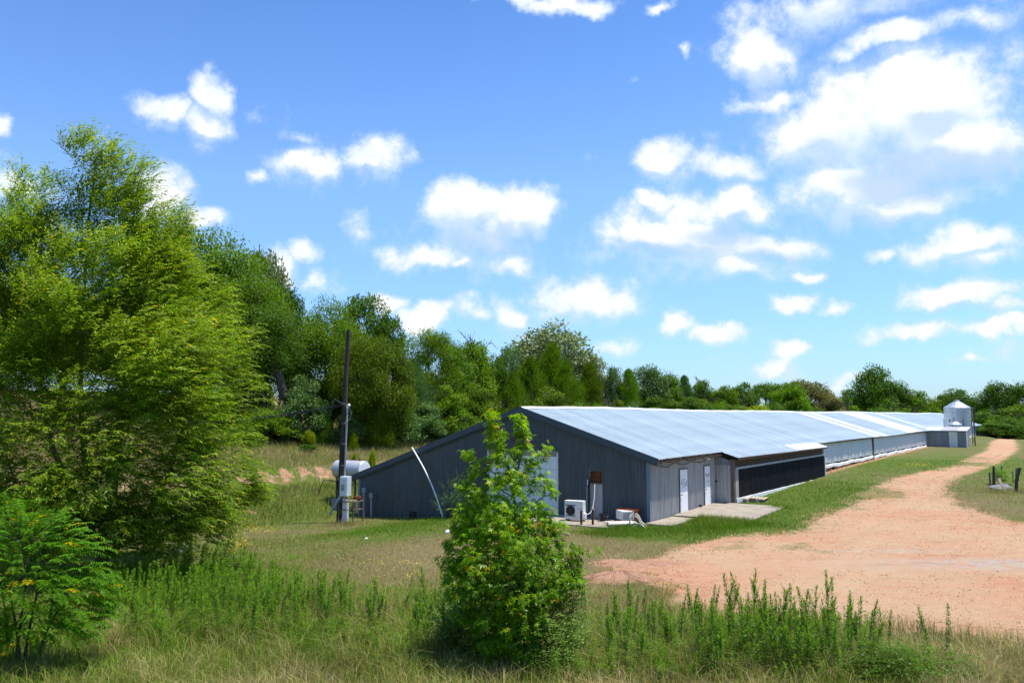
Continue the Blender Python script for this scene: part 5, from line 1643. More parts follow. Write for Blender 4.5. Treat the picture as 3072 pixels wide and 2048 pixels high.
sr = np.random.default_rng(21)
vol = SW_[:, 3] * SW_[:, 4]
ncl = 1650
vol = vol * np.where(SW_[:, 2] > 2.4, .75, 1.0)
pick = sr.choice(len(SW_), ncl, p=vol / vol.sum())
dd = rdir(ncl, sr)
rad = 1 - .7 * sr.random(ncl) ** 1.6
PC = SW_[pick, :3] + dd * rad[:, None] * np.column_stack([SW_[pick, 3], SW_[pick, 3] * .95, SW_[pick, 4]]) * np.where(SW_[pick, 2] > 2.4, .80, 1.0)[:, None]
PC = PC[PC[:, 2] > gz_ + .15]
per = 6
n_ = len(PC) * per
P_ = np.repeat(PC, per, 0) + rdir(n_, sr) * sr.uniform(.02, .13, n_)[:, None]
ctr = np.array([GX, GY, 0])
o_ = (P_ - ctr) * np.array([1, 1, 0])
D_ = unit(unit(o_) * .7 + np.array([0, 0, -.55]) + .7 * rdir(n_, sr))
N_ = unit(np.array([.1, -.25, .9]) + unit(o_) * .45 + .55 * rdir(n_, sr))
V_, Q_ = star_leaves(P_, D_, N_, sr.uniform(.065, .110, n_))
hfrac = np.clip((P_[:, 2] - gz_) / 4.6, 0, 1)
tint = np.clip(sr.beta(2.2, 2.4, n_) * .66 + .42 * hfrac - .08 + np.repeat(sr.normal(0, .07, len(PC)), per), 0, .93)
tint[sr.random(n_) < .025] = 1.0
gum = thing('sweetgum_sapling', 'young sweetgum with bright star shaped leaves standing before the barn gable', 'sapling', (GX, GY, gz_))
np_obj('crown', V_ - np.array([GX, GY, gz_]), [Q_], LF['gum'], gum, {'tint': ('FACE', np.repeat(tint, 5))})
mb = MB()
def gv(px, py, dy=0):
    p = at(px, py, GY + dy)
    return Vector((p[0] - GX, p[1] - GY, p[2] - gz_))
mb.tube([Vector((0, 0, -.2)), gv(1550, 1850), gv(1545, 1650), gv(1542, 1500), gv(1525, 1400), gv(1495, 1300), gv(1480, 1240)], [.055, .05, .04, .03, .02, .012, .005], 7)
mb.tube([gv(1543, 1480), gv(1556, 1400), gv(1570, 1320), gv(1562, 1255)], [.022, .018, .011, .004], 6)
for L_ in SW_:
    q_ = Vector((L_[0] - GX, L_[1] - GY, L_[2] - gz_))
    base_z = max(.3, q_.z - .35 - .25 * abs(q_.x))
    limb(mb, Vector((-.03 * base_z * .6, 0, base_z)), q_, .014, .004, sr, 5, .1, 4)
mb.build('trunk', M['bark'], gum, True)

# fine leaved shrub against its foot
def fine_shrub(name, label, lobes, Y0, bx, by, ntw, hue, Ls, Ws, seed, arch=.6, stems_n=9, nl=12, tl=(.25, .6)):
    r = np.random.default_rng(seed)
    W_ = lobes_to_world(lobes, Y0)
    z0 = hz1(bx, by)
    vol = W_[:, 3] * W_[:, 4]
    pick = r.choice(len(W_), ntw, p=vol / vol.sum())
    dd = rdir(ntw, r)
    P = W_[pick, :3] + dd * (1 - .6 * r.random(ntw) ** 1.6)[:, None] * np.column_stack([W_[pick, 3], W_[pick, 3], W_[pick, 4]])
    P = P[P[:, 2] > z0 + .08]
    n = len(P)
    ow = unit(P - np.array([bx, by, z0 + .4]))
    d = unit(ow * np.array([1, 1, .4]) + np.array([0, 0, .3]) + .4 * rdir(n, r))
    Lt = r.uniform(*tl, n)
    LP, LD, LN = [], [], []
    pos = P.copy()
    for k in range(nl):
        pos = pos + d * (Lt / nl)[:, None]
        d = unit(d + np.array([0, 0, -.10 * arch]))
        sd_ = unit(np.cross(d, np.array([0, 0, 1.])) + 1e-3) * (1 if k % 2 else -1)
        LP.append(pos.copy())
        LD.append(unit(d * .4 + sd_ * .9 + .35 * rdir(n, r)))
        LN.append(unit(np.array([0, 0, 1.]) + .6 * rdir(n, r)))
    LP, LD, LN = map(np.concatenate, (LP, LD, LN))
    m_ = len(LP)
    V_, T_ = leaf_quads(LP, LD, LN, r.uniform(*Ls, m_), r.uniform(*Ws, m_), .15)
    tint = np.clip(r.beta(2.2, 2.2, m_) * .9, 0, .93)
    t = thing(name, label, 'shrub', (bx, by, z0))
    O = np.array([bx, by, z0])
    np_obj('crown', V_ - O, [T_], LF[hue], t, {'tint': ('FACE', np.repeat(tint, 2))})
    mb = MB()
    for i in range(stems_n):
        q_ = W_[i % len(W_), :3] - O + r.normal(size=3) * .1
        limb(mb, Vector((r.normal() * .12, r.normal() * .12, -.1)), Vector(q_), .02, .004, r, 5, .12, 5)
    mb.build('stem', M['bark'], t, True)
    return t
x, y = ground_hit(1640, 1985)
fine_shrub('privet_shrub', 'dull green fine leaved shrub with arching twigs at the sweetgum foot', [(1630,1800,60,44,-.2),(1690,1810,40,36,0),(1590,1860,70,50,-.4),(1670,1880,50,50,-.2),(1630,1940,70,50,-.4),(1540,1750,50,26,-.6)], y, x, y, 1500, 'privet', (.035, .065), (.020, .032), 31)
x, y = ground_hit(1385, 1972)
fine_shrub('vine_tangle', 'dark tangle of vines and leaves at the shaded side of the sweetgum foot', [(1400,1870,50,50,0),(1385,1930,50,40,.1),(1450,1930,60,40,-.3)], y, x, y, 620, 'privet', (.05, .09), (.03, .05), 37, .4)
x, y = ground_hit(2780, 2040)
fine_shrub('bramble_bush', 'low dark green bramble bush in the weeds at the brown grass edge', [(2700,1990,90,50,0),(2800,2010,80,50,.1),(2640,2020,70,40,-.1),(2860,2020,40,30,0)], y, x, y, 520, 'deep', (.04, .07), (.025, .04), 33, .4)
x, y = ground_hit(1345, 1556)
fine_shrub('volunteer_shrub', 'loose grey green shrub growing against the barn gable by the leaning plastic pole', [(1370,1480,40,50,0),(1350,1520,40,30,0),(1390,1510,40,40,0)], y, x, y, 260, 'blue', (.06, .10), (.02, .03), 35, .2)
x, y = ground_hit(3010, 1452)
fine_shrub('ring_shrub', 'small leafy green shrub growing inside the ring of old posts', [(3004,1428,14,14,0),(3014,1436,14,10,0)], y, x, y, 120, 'bright', (.08, .13), (.03, .05), 36, .3, 5)

# ------------------------------------------------------------------ sumac with drooping compound leaves
UX, UY = ground_hit(60, 2000)
uz = hz1(UX, UY)
UL = [(40,1570,90,60,.3),(140,1600,80,50,.2),(10,1650,90,80,0),(110,1690,110,60,-.1),(230,1650,60,40,.2),(40,1760,100,70,-.3),(170,1770,110,60,-.2),(265,1740,60,40,0),(90,1860,110,60,-.3),(230,1850,80,60,-.2),(20,1880,60,60,-.3),(285,1790,36,30,0),(-80,1700,90,150,0)]
UW = lobes_to_world(UL, UY)
ur = np.random.default_rng(41)
nf = 1150
vol = UW[:, 3] * UW[:, 4]
pick = ur.choice(len(UW), nf, p=vol / vol.sum())
dd = rdir(nf, ur)
PF = UW[pick, :3] + dd * (1 - .6 * ur.random(nf) ** 1.6)[:, None] * np.column_stack([UW[pick, 3], UW[pick, 3], UW[pick, 4]])
PF = PF[PF[:, 2] > uz + .35]
nf = len(PF)
ow = unit((PF - np.array([UX, UY, uz + 1.2])) * np.array([1, 1, .3]))
d = unit(ow + np.array([0, 0, .45]) + .4 * rdir(nf, ur))
pos = PF.copy()
LP, LD, LN = [], [], []
Lf = ur.uniform(.25, .42, nf)
for k in range(9):
    pos = pos + d * (Lf / 9)[:, None]
    d = unit(d + np.array([0, 0, -.13]))
    sd_ = unit(np.cross(d, np.array([0, 0, 1.])) + 1e-3)
    for sgn in (1, -1):
        LP.append(pos.copy())
        LD.append(unit(sd_ * sgn + d * .45 + np.array([0, 0, -.35]) + .12 * rdir(nf, ur)))
        LN.append(unit(np.array([0, 0, 1.]) + sd_ * sgn * .3 + .3 * rdir(nf, ur)))
LP, LD, LN = map(np.concatenate, (LP, LD, LN))
n_ = len(LP)
V_, T_ = leaf_quads(LP, LD, LN, ur.uniform(.065, .11, n_), ur.uniform(.022, .034, n_), .2)
tint = np.clip(ur.beta(2.2, 2.2, n_) * .9, 0, .93)
fy = np.tile(ur.random(nf) < .05, 18)
tint[fy & (ur.random(n_) < .7)] = 1.0
sumac = thing('sumac_shrub', 'sumac shrub with drooping feather leaves, some turning yellow, and bare lower stems', 'shrub', (UX, UY, uz))
np_obj('crown', V_ - np.array([UX, UY, uz]), [T_], LF['sumac'], sumac, {'tint': ('FACE', np.repeat(tint, 2))})
for i, pts_ in enumerate((((45, 2000), (60, 1880), (75, 1760), (60, 1620)), ((95, 2000), (140, 1890), (190, 1800), (230, 1700)), ((30, 1995), (20, 1880), (5, 1750)), ((70, 2005), (85, 1900), (110, 1780), (120, 1640)), ((60, 2000), (52, 1900), (30, 1780)), ((105, 2000), (128, 1930), (150, 1850), (165, 1720)))):
    mb = MB()
    P_ = [Vector(at(a, b, UY - .1 + .08 * i)) - Vector((UX, UY, uz)) for a, b in pts_]
    P_[0].z = -.1
    mb.tube(P_, [.034 - .009 * k for k in range(len(P_))], 7)
    for p in P_[1:]:
        for j in range(4):
            e = Vector((ur.normal(), ur.normal(), abs(ur.normal()) + .3)).normalized()
            limb(mb, p, p + e * ur.uniform(.25, .6), .011, .004, ur, 4, .15, 3)
    mb.build('stem', M['bark'], sumac, True)

# ------------------------------------------------------------------ goldenrod stalks
def stalk_arrays(h, nleaf, r, L=.085, W=.014, tip=.35):
    k = np.sort(r.random(nleaf)) ** .8
    k = .12 + .88 * k
    a = np.arange(nleaf) * 2.399 + r.random()
    z = k * h
    ln = L * (1.15 - .75 * k ** 2.5) * r.uniform(.75, 1.2, nleaf)
    D = np.column_stack([np.cos(a), np.sin(a), .25 + .9 * k ** 2])
    bend = .06 * h * k ** 2
    P = np.column_stack([bend + np.cos(a) * .004, np.sin(a) * .004, z])
    Nn = np.column_stack([-np.cos(a) * .5, -np.sin(a) * .5, np.ones(nleaf)]) + .3 * r.normal(size=(nleaf, 3))
    return P, D, Nn, ln, np.full(nleaf, W) * r.uniform(.8, 1.3, nleaf), k
WEED = []
for i in range(6):
    r = np.random.default_rng(300 + i)
    P, D, Nn, ln, ww, k = stalk_arrays(1.0, 165, r, .092, .019)
    D = D + .35 * r.normal(size=D.shape)
    ln = ln * r.uniform(.55, 1.25, len(ln))
    if i in (2, 4, 5):                                    # side shoots near the top
        for _ in range(4 if i != 2 else 2):
            a_ = r.random() * 6.28
            z0_ = r.uniform(.5, .75)
            m_ = 22
            q_ = np.linspace(0, 1, m_)
            L_ = r.uniform(.16, .28)
            bp = np.column_stack([np.cos(a_) * q_ * L_ * .55 + .06 * z0_ ** 2, np.sin(a_) * q_ * L_ * .55, z0_ + q_ * L_])
            aa = np.arange(m_) * 2.399
            P = np.vstack([P, bp])
            D = np.vstack([D, np.column_stack([np.cos(aa), np.sin(aa), .5 + .6 * q_])])
            Nn = np.vstack([Nn, np.column_stack([-.4 * np.cos(aa), -.4 * np.sin(aa), np.ones(m_)])])
            ln = np.concatenate([ln, .06 * (1.1 - .6 * q_)])
            ww = np.concatenate([ww, np.full(m_, .016)])
            k = np.concatenate([k, z0_ + q_ * L_])
    P = P + np.column_stack([.05 * np.sin(P[:, 2] * 3 + i), .05 * np.sin(P[:, 2] * 2.3 + 2 * i), 0 * P[:, 2]]) * P[:, 2:3]
    V_, T_ = leaf_quads(P, D, Nn, ln, ww, .12)
    tint = np.clip(.13 + .5 * k + r.normal(0, .16, len(k)), 0, .95)
    lm = np_mesh('foliage', V_, [T_], LF['weed'], {'tint': ('FACE', np.repeat(tint, 2))})
    sm_ = MB().tube([(.06 * q_ * q_, 0, q_ - (.06 if q_ == 0 else 0)) for q_ in (0, .25, .5, .75, .99)], [.006, .0055, .0045, .003, .001], 5).mesh('stem', M['stem'])
    WEED.append((lm, sm_))
WG = 'tall leafy weed stalks'
wcount = [0]
def weed(x, y, h, label, i=None):
    k = wcount[0]
    wcount[0] += 1
    lm, s_ = WEED[k % 6]
    t = thing('tall_weed', label, 'weed', (x, y, hz1(x, y)), (k * 2.4) % 6.28, WG)
    t.rotation_euler[0] = .12 * math.sin(k * 1.7)
    t.rotation_euler[1] = .12 * math.cos(k * 2.9)
    f = min(h, 1.25) ** .5
    for nm, me in (('stem', s_), ('foliage', lm)):
        o = link(bpy.data.objects.new(nm, me), t)
        o.scale = (f * .95, f * .95, h)
    return t
vr = np.random.default_rng(71)
def in_poly(poly, n, r, gap=0):
    P = np.array(poly, float)
    out = []
    while len(out) < n:
        a = r.uniform(P[:, 0].min(), P[:, 0].max())
        b = r.uniform(P[:, 1].min(), P[:, 1].max())
        if sdf([a], [b], P)[0] < 0:
            out.append((a, b))
    return out
# the tallest stalks, each where it breaks the skyline of the clump: base pixel, top pixel, label
TALL = [(2120, 1930, 1757, 'slim weed stalk standing first at the gravel side, before the paired tall ones'), (2135, 1930, 1765, 'slim weed stalk standing second at the gravel side, beside its twin'), (2188, 1945, 1745, 'bushy topped weed stalk just before the densest tall group'), (2212, 1940, 1718, 'tall weed stalk on the near flank of the tallest one of the big clump'), (2233, 1940, 1720, 'tall weed stalk next to the tallest one of the big clump'), (2273, 1945, 1706, 'tallest weed stalk of the big clump by the gravel'), (2292, 1940, 1750, 'shorter weed stalk just past the tallest one of the big clump'), (2325, 1950, 1775, 'broad weed stalk in the middle of the big clump'), (2368, 1950, 1748, 'yellowish tipped weed stalk in the middle of the big clump'), (2418, 1955, 1760, 'straight weed stalk before the second peak of the big clump'), (2446, 1955, 1762, 'slender weed stalk leaning against the second peak of the big clump'), (2490, 1955, 1720, 'weed stalk forming the second peak of the big clump'), (2510, 1960, 1742, 'side branched weed stalk just past the second peak'), (2530, 1960, 1772, 'thin weed stalk past the second peak'), (2550, 1965, 1778, 'leafy weed stalk before the wide gap of the big clump'), (2582, 1965, 1780, 'last dense weed stalk before the low bramble bush'), (2616, 1975, 1795, 'lone weed stalk over the bramble bush'), (2790, 2010, 1822, 'lone tall weed stalk near the brown grass, first of two'), (2843, 2015, 1818, 'lone tall weed stalk near the brown grass, second of two'), (2040, 1955, 1790, 'tall weed stalk standing between the sweetgum and the big clump'), (1900, 1930, 1742, 'weed stalk standing highest just past the sweetgum'), (1760, 1915, 1745, 'weed stalk before the dirt pile beside the sweetgum'), (1860, 1925, 1775, 'stout weed stalk in front of the dirt pile'), (1288, 1890, 1700, 'weed stalk standing tallest on the willow side of the sweetgum'), (1312, 1895, 1712, 'weed stalk beside the tallest one on the willow side of the sweetgum'), (1030, 1850, 1705, 'dark weed stalk standing above the clump between willow and sweetgum')]
for px, pb, pt, lab in TALL:
    x, y = ground_hit(px, pb)
    weed(x, y, max(.5, at(px, pt, y)[2] - hz1(x, y)) * 1.02, lab)
ZONES = [  # base polygon, count, height range, label
 ([(2110, 1925), (2600, 1950), (2700, 2000), (2600, 2044), (2150, 2044), (2060, 1980)], 84, (.75, 1.30), 'leafy weed stalk of the big clump by the gravel'),
 ([(1760, 1900), (1960, 1900), (2040, 1980), (1960, 2044), (1780, 2020)], 38, (.6, 1.1), 'leafy weed stalk between sweetgum and the big clump'),
 ([(1210, 1850), (1420, 1880), (1400, 1980), (1230, 1960)], 34, (.6, 1.15), 'leafy weed stalk of the group before the sweetgum'),
 ([(920, 1820), (1170, 1840), (1180, 1930), (930, 1910)], 34, (.6, 1.05), 'leafy weed stalk midway between willow and sweetgum'),
 ([(330, 1800), (900, 1790), (920, 1900), (480, 1940), (300, 1900)], 84, (.65, 1.05), 'bright weed stalk of the bed below the willow'),
]
for poly, n, hr, lab in ZONES:
    for a, b in in_poly(poly, n, vr):
        x, y = ground_hit(a, b)
        pa_ = np.array(poly)
        ua, ub = (a - pa_[:, 0].min()) / np.ptp(pa_[:, 0]), (b - pa_[:, 1].min()) / np.ptp(pa_[:, 1])
        where = ('back' if ub < .45 else 'front') + (' row, willow side' if ua < .33 else ' row, far side' if ua > .67 else ' row, middle')
        weed(x, y, vr.uniform(*hr), lab + ' ' + where)
# the rest of the weed bed as one mass
AP, AD, AN, AL, AW, AT, SV, SF = [], [], [], [], [], [], [], []
def weed_mass(poly, n, hr, nleaf, L, W):
    for a, b in in_poly(poly, n, vr):
        x, y = ground_hit(a, b)
        h = vr.uniform(*hr)
        P, D, Nn, ln, ww, k = stalk_arrays(h, nleaf, vr, L, W)
        q_ = vr.random() * 6.28
        P[:, :2] += vr.normal(0, .05, 2) * P[:, 2:3]
        AP.append(P + np.array([x, y, hz1(x, y)]))
        AD.append(D)
        AN.append(Nn)
        AL.append(ln)
        AW.append(ww)
        AT.append(np.clip(.1 + .55 * k + vr.normal(0, .14, len(k)) + vr.normal(0, .06), 0, .95))
weed_mass([(300, 1740), (560, 1690), (900, 1750), (930, 1860), (850, 1930), (500, 1950), (290, 1900)], 470, (.40, .90), 60, .09, .020)
weed_mass([(380, 1690), (700, 1660), (780, 1750), (420, 1770)], 150, (.5, 1.0), 55, .10, .022)
weed_mass([(880, 1780), (1260, 1790), (1400, 1850), (1420, 1960), (1250, 1990), (900, 1940)], 230, (.25, .7), 50, .08, .017)
weed_mass([(1700, 1880), (2080, 1890), (2150, 1960), (2600, 1970), (2800, 2030), (2800, 2060), (1650, 2060)], 280, (.25, .65), 50, .08, .017)
weed_mass([(2120, 1930), (2600, 1950), (2620, 2040), (2120, 2030)], 170, (.5, .95), 60, .085, .017)
V_, T_ = leaf_quads(*map(np.concatenate, (AP, AD, AN, AL, AW)), .12)
wm_ = np_obj('weeds', V_, [T_], LF['weed'], None, {'tint': ('FACE', np.repeat(np.concatenate(AT), 2))})
tag(wm_, 'bed of low leafy green weeds filling the near ground', 'weeds', None, 'stuff')

# ------------------------------------------------------------------ grass
def blades(x, y, h, w, tint, lean=.35, seg=2, droop=.5, r=vr):
    n = len(x)
    z = height(x, y)
    a = r.random(n) * 6.28
    la = r.random(n) * 6.28
    l_ = lean * r.random(n) * h
    dx, dy = np.cos(la) * l_, np.sin(la) * l_
    sx, sy = np.cos(a) * w * .5, np.sin(a) * w * .5
    B = np.column_stack([x, y, z - .01])
    if seg == 1:
        V_ = np.stack([B - np.column_stack([sx, sy, 0 * sx]), B + np.column_stack([sx, sy, 0 * sx]), B + np.column_stack([dx, dy, h])], 1).reshape(-1, 3)
        T_ = np.arange(n * 3).reshape(-1, 3)
        return V_, [T_], [tint]
    m1 = B + np.column_stack([dx * .35, dy * .35, h * .6])
    tp = B + np.column_stack([dx * (1 + droop), dy * (1 + droop), h * (1 - .25 * droop * r.random(n))])
    s3 = np.column_stack([sx, sy, 0 * sx])
    V_ = np.stack([B - s3, B + s3, m1 + s3 * .75, m1 - s3 * .75, tp], 1).reshape(-1, 3)
    i = np.arange(n)[:, None] * 5
    return V_, [i + [0, 1, 2, 3], i + [3, 2, 4]], [tint, tint]
def grass_obj(name, parts, label, cat='grass'):
    VV, QQ, TT, tq, tt, b = [], [], [], [], [], 0
    for V_, F_, tn in parts:
        for f, t in zip(F_, tn):
            (QQ if f.shape[1] == 4 else TT).append(f + b)
            (tq if f.shape[1] == 4 else tt).append(t)
        VV.append(V_)
        b += len(V_)
    faces = ([np.concatenate(QQ)] if QQ else []) + ([np.concatenate(TT)] if TT else [])
    tint = np.concatenate(tq + tt)
    o = np_obj(name, np.concatenate(VV), faces, LF['grass'], None, {'tint': ('FACE', tint)})
    return tag(o, label, cat, None, 'stuff')
def scatter(n, y0, y1, wide, r=vr, p=1.0, x0=None, x1=None):
    Y = (y0 ** (1 - p) + r.random(n) * (y1 ** (1 - p) - y0 ** (1 - p))) ** (1 / (1 - p)) if p != 1 else y0 * (y1 / y0) ** r.random(n)
    X = r.uniform(-1, 1, n) * Y * wide if x0 is None else r.uniform(x0, x1, n)
    return X, Y
def free(x, y, margin=.2):
    t, s = ts(x, y)
    k = (sdf(x, y) + .8 * wob(x, y, 2.2) > margin)
    k &= ~((t > -.25) & (t < BL + 1) & (s > -.2) & (s < 17.6))
    k &= ~((t > -2.65) & (t < 0) & (s > .55) & (s < 4.75))
    k &= ~((t > 2.1) & (t < 7.5) & (s > -3.45) & (s < 0)) & ~((t > -.6) & (t < 2.3) & (s > -1.1) & (s < 0))
    k &= ~((t > 7) & (t < 25.2) & (s > -1.05) & (s < 0)) & ~((t > 74.8) & (t < 79) & (s > -4.5) & (s < 0))
    return k
parts = []
# rough foreground: straw and green, patchy
x, y = scatter(230000, 11.5, 29, .76, p=1.2)
k = free(x, y, .1)
x, y = x[k], y[k]
pt = wob(x, y, 1.4, 1) + .5 * wob(x, y, 4.2)
keep = vr.random(len(x)) < np.clip(.62 + .4 * pt - .45 * sm(20, 28, y), .08, 1)
x, y, pt = x[keep], y[keep], pt[keep]
fade = 1 - .70 * sm(16.5, 24, y)
tint = np.clip(.50 + .10 * (1 - sm(13.2, 15.5, y)) + .14 * sm(6, 9, x) + .28 * pt + vr.normal(0, .20, len(x)) - .25 * (lush(x, y) - .33), 0, 1)
parts.append(blades(x, y, vr.uniform(.14, .46, len(x)) * fade, vr.uniform(.006, .013, len(x)), tint, .8, 2, .7))
# green tussocks among the weeds
for poly, n in (([(1700, 1900), (2700, 1990), (2850, 2044), (1700, 2044)], 230), ([(900, 1800), (1400, 1850), (1400, 2044), (850, 2000)], 120), ([(300, 1850), (900, 1870), (850, 1960), (300, 1950)], 60)):
    for a, b in in_poly(poly, n, vr):
        gx_, gy_ = ground_hit(a, b)
        m_ = vr.integers(25, 60)
        xx = gx_ + vr.normal(0, .09, m_)
        yy = gy_ + vr.normal(0, .09, m_)
        parts.append(blades(xx, yy, vr.uniform(.25, .65, m_), vr.uniform(.006, .012, m_), np.clip(vr.normal(.18 + .5 * (vr.random() < .35), .1, m_), 0, 1), 1.1, 2, .9))
grass_obj('rough_grass', parts, 'rough straw coloured and green grass along the near edge')
parts = []
x, y = scatter(420000, 19.5, 70, .70, p=1.9)
k = free(x, y, .0)
x, y = x[k], y[k]
lq = lush(x, y)
pt = wob(x, y, 1.1, 1) + .5 * wob(x, y, 3.7)
keep = vr.random(len(x)) < np.clip(.55 + .5 * lq + .35 * pt, .2, 1)
x, y, lq, pt = x[keep], y[keep], lq[keep], pt[keep]
tint = np.clip(.58 - .42 * lq + .20 * pt + .12 * wob(x, y, .45, 4) + vr.normal(0, .15, len(x)), 0, 1)
hh = vr.uniform(.03, .11, len(x)) * (1 + .6 * np.clip(lq - .35, 0, 1))
parts.append(blades(x, y, hh, vr.uniform(.010, .022, len(x)) * (y / 30) ** .6, tint, 1.0, 1))
# taller lush tufts near walls and yard edge
for X0, Y0, r_, kk in LUSH:
    if kk < .55 or Y0 < 20:
        continue
    n = int(520 * r_)
    xx = X0 + vr.normal(0, r_ * .5, n)
    yy = Y0 + vr.normal(0, r_ * .55, n)
    q_ = free(xx, yy, .0)
    xx, yy = xx[q_], yy[q_]
    parts.append(blades(xx, yy, vr.uniform(.03, .11 if r_ > 1.7 else .18, len(xx)) * (1 + .5 * wob(xx, yy, 1.7)).clip(.3, 2), vr.uniform(.012, .022, len(xx)), np.clip(vr.normal(.50 if X0 > 6 else .34, .18, len(xx)) + .26 * wob(xx, yy, 1.5), 0, 1), .9, 1))
for (pxq, pyq, rx_, ry_, n, h1) in ((2130, 1584, 1.6, .35, 2600, .30), (2030, 1594, 1.0, .3, 1400, .24), (2230, 1572, 1.2, .3, 1500, .22), (1868, 1592, .8, .22, 1300, .26), (1800, 1600, 1.0, .25, 900, .16), (2345, 1522, .5, .4, 700, .22)):
    X0, Y0 = ground_hit(pxq, pyq)
    parts.append(blades(X0 + vr.normal(0, rx_ * .6, n), Y0 + vr.normal(0, ry_, n), vr.uniform(.06, h1, n), vr.uniform(.012, .02, n), np.clip(vr.normal(.16, .13, n), 0, 1), .9, 1))
n = 3600
t = vr.uniform(.7, 2.5, n)
s = -vr.uniform(1.25, 3.7, n)
P = BC + t[:, None] * U + s[:, None] * V
parts.append(blades(P[:, 0], P[:, 1], vr.uniform(.08, .30, n), vr.uniform(.012, .02, n), np.clip(vr.normal(.28, .18, n), 0, 1), .9, 1))
# fringe along wall foot
n = 5200
t = vr.uniform(-.9, -.22, n)
s = vr.uniform(4.9, 17.6, n)
P = BC + t[:, None] * U + s[:, None] * V
parts.append(blades(P[:, 0], P[:, 1], vr.uniform(.04, .22, n) * (vr.random(n) ** .5), vr.uniform(.010, .018, n), np.clip(vr.normal(.35, .2, n), 0, 1), .8, 1))
grass_obj('lawn_grass', parts, 'short mown patchy grass around the barn and yard')
parts = []
x, y = scatter(150000, 38, 85, .5, p=1.3, x0=-34, x1=0)
t, s = ts(x, y)
s2 = s + .55 * wob(x, y, .8)
k = (s > 17.0 + 3.5 * vr.random(len(s))) & (s < 50) & (t > -25) & ~((s2 > 23.0) & (s2 < 24.2) & (vr.random(len(x)) < .85))
x, y = x[k], y[k]
pt = wob(x, y, 1.0, 2)
tint = np.clip(.60 + .16 * pt + vr.normal(0, .17, len(x)) - .14 * (1 - sm(20, 24, ts(x, y)[1])), 0, 1)
parts.append(blades(x, y, vr.uniform(.12, .5, len(x)), vr.uniform(.020, .042, len(x)), tint, .6, 1))
x, y = ground_hit(1035, 1575)
n = 500
parts.append(blades(x + vr.normal(0, .7, n), y + vr.normal(0, .45, n), vr.uniform(.1, .4, n), vr.uniform(.012, .02, n), np.clip(vr.normal(.7, .15, n), 0, 1), .7, 1))
x, y = ground_hit(3005, 1478)
n = 900
parts.append(blades(x + vr.normal(0, 1.0, n), y + vr.normal(0, .6, n), vr.uniform(.1, .45, n), vr.uniform(.012, .025, n), np.clip(vr.normal(.72, .15, n), 0, 1), .7, 1))
x, y = ground_hit(1860, 1606)
n = 1400
parts.append(blades(x + vr.normal(0, .9, n), y + vr.normal(0, .35, n), vr.uniform(.05, .22, n), vr.uniform(.010, .018, n), np.clip(vr.normal(.25, .15, n), 0, 1), .9, 1))
grass_obj('hill_grass', parts, 'tall dry tan grass on the bank and round posts')
# seed heads and dry stems standing in the foreground
n = 420
pts_ = in_poly([(850, 1850), (1900, 1930), (2900, 2000), (2900, 2044), (250, 2044), (250, 1950)], n, vr)
G_ = np.array([ground_hit(*p) for p in pts_])
dry_ = blades(G_[:, 0], G_[:, 1], vr.uniform(.4, .95, n), np.full(n, .006), np.clip(vr.normal(.85, .1, n), 0, 1), .7, 2, .6)
grass_obj('dry_stem_grass', [dry_], 'thin dry grass stems standing among the weeds')

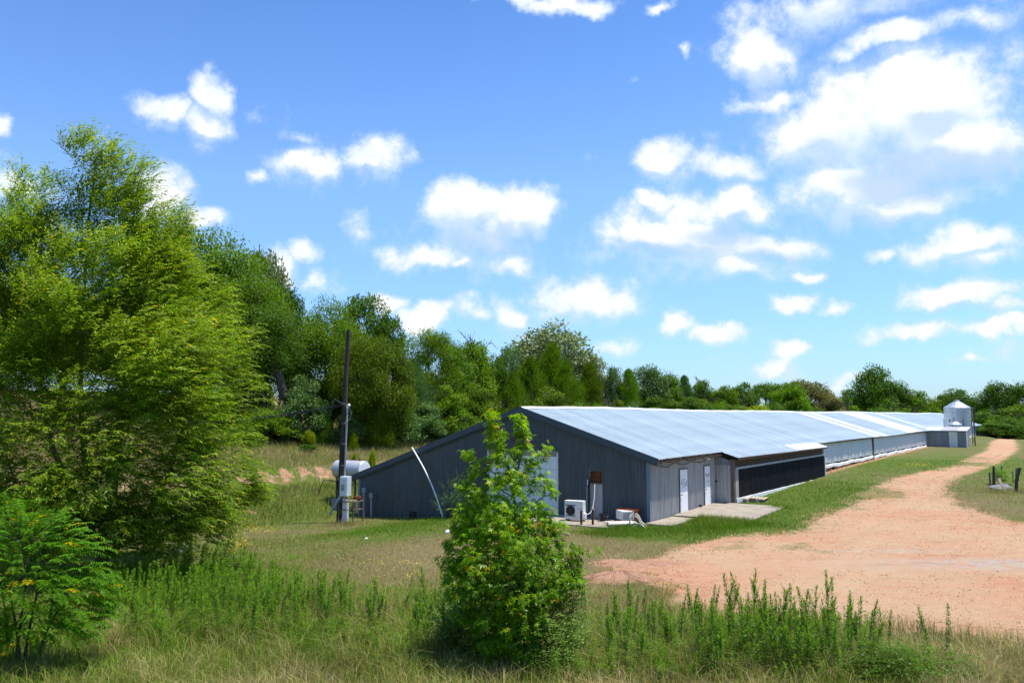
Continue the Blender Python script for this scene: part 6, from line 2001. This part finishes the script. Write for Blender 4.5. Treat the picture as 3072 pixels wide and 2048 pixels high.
# yellow flowers
FP = []
for (px, py, rx, ry, n) in ((715, 1640, 40, 18, 160), (780, 1598, 70, 10, 170), (740, 1575, 30, 8, 40), (2760, 1400, 40, 5, 220), (1200, 1700, 160, 10, 45), (860, 1512, 14, 3, 20), (700, 1660, 20, 10, 30), (1240, 1735, 100, 20, 25)):
    for _ in range(n):
        x, y = ground_hit(px + vr.normal() * rx * .6, py + vr.normal() * ry * .6)
        if free(np.array([x]), np.array([y]))[0]:
            FP.append((x, y, hz1(x, y) + vr.uniform(.08, .28)))
FP = np.array(FP)
n = len(FP)
V_, T_ = leaf_quads(FP, rdir(n, vr) * np.array([1, 1, .2]), np.tile([0., 0, 1], (n, 1)) + .3 * rdir(n, vr), vr.uniform(.03, .07, n), vr.uniform(.03, .06, n), .1)
fo = np_obj('wildflowers', V_, [T_], LF['flower'], None, {'tint': ('FACE', np.repeat(vr.random(n), 2))})
tag(fo, 'scattered small yellow wildflowers in the mown grass', 'wildflowers', None, 'stuff')

# loose stones on the gravel
n = 42000
X = vr.uniform(-3, 40, n * 5)
Y = 15.8 * (52 / 15.8) ** vr.random(n * 5)
k = (sdf(X, Y) + .9 * wob(X, Y, 2.2) < .35) & (np.abs(X / Y) < .75)
X, Y = X[k][:n], Y[k][:n]
n = len(X)
Z = height(X, Y) + .02
near = np.exp(-(((X - px0) / 6) ** 2 + ((Y - py0) / .9) ** 2))
S = (.008 + .026 * vr.random(n) ** 4) * (1 + 1.3 * near * (vr.random(n) < .3)) * (Y / 22) ** .35
dirs = np.array([(1, 0, 0), (-.5, .87, 0), (-.5, -.87, 0), (0, 0, .75)])
a = vr.random(n) * 6.28
ca, sa = np.cos(a), np.sin(a)
VV = []
for dx, dy, dz in dirs:
    jx = S * vr.uniform(.7, 1.4, n)
    VV.append(np.column_stack([X + (dx * ca - dy * sa) * jx, Y + (dx * sa + dy * ca) * jx, Z + dz * S * vr.uniform(.6, 1.2, n) - .004]))
VV = np.stack(VV, 1).reshape(-1, 3)
b = np.arange(n)[:, None] * 4
TT = np.concatenate([b + [0, 1, 3], b + [1, 2, 3], b + [2, 0, 3]], 1).reshape(-1, 3)
ms, gg = new_mat('loose_stone')
cc = gg.ramp(gg.attr('tint'), [(0, (.12, .07, .045)), (.25, (.24, .135, .085)), (.5, (.345, .20, .11)), (.85, (.40, .27, .16)), (.96, (.46, .37, .29)), (1, (.18, .17, .16))])
M['stone'] = finish(ms, gg, cc, .9, 0, None, spec=.15)
so = np_obj('gravel_stones', VV, [TT], M['stone'], None, {'tint': ('FACE', np.repeat(vr.random(n), 3))})
tag(so, 'loose pinkish stones scattered over the gravel yard', 'gravel', None, 'stuff')

# ------------------------------------------------------------------ names of the parts stay plain
sc.cycles.max_bounces = 8
sc.cycles.transparent_max_bounces = 8
sc.cycles.diffuse_bounces = 4
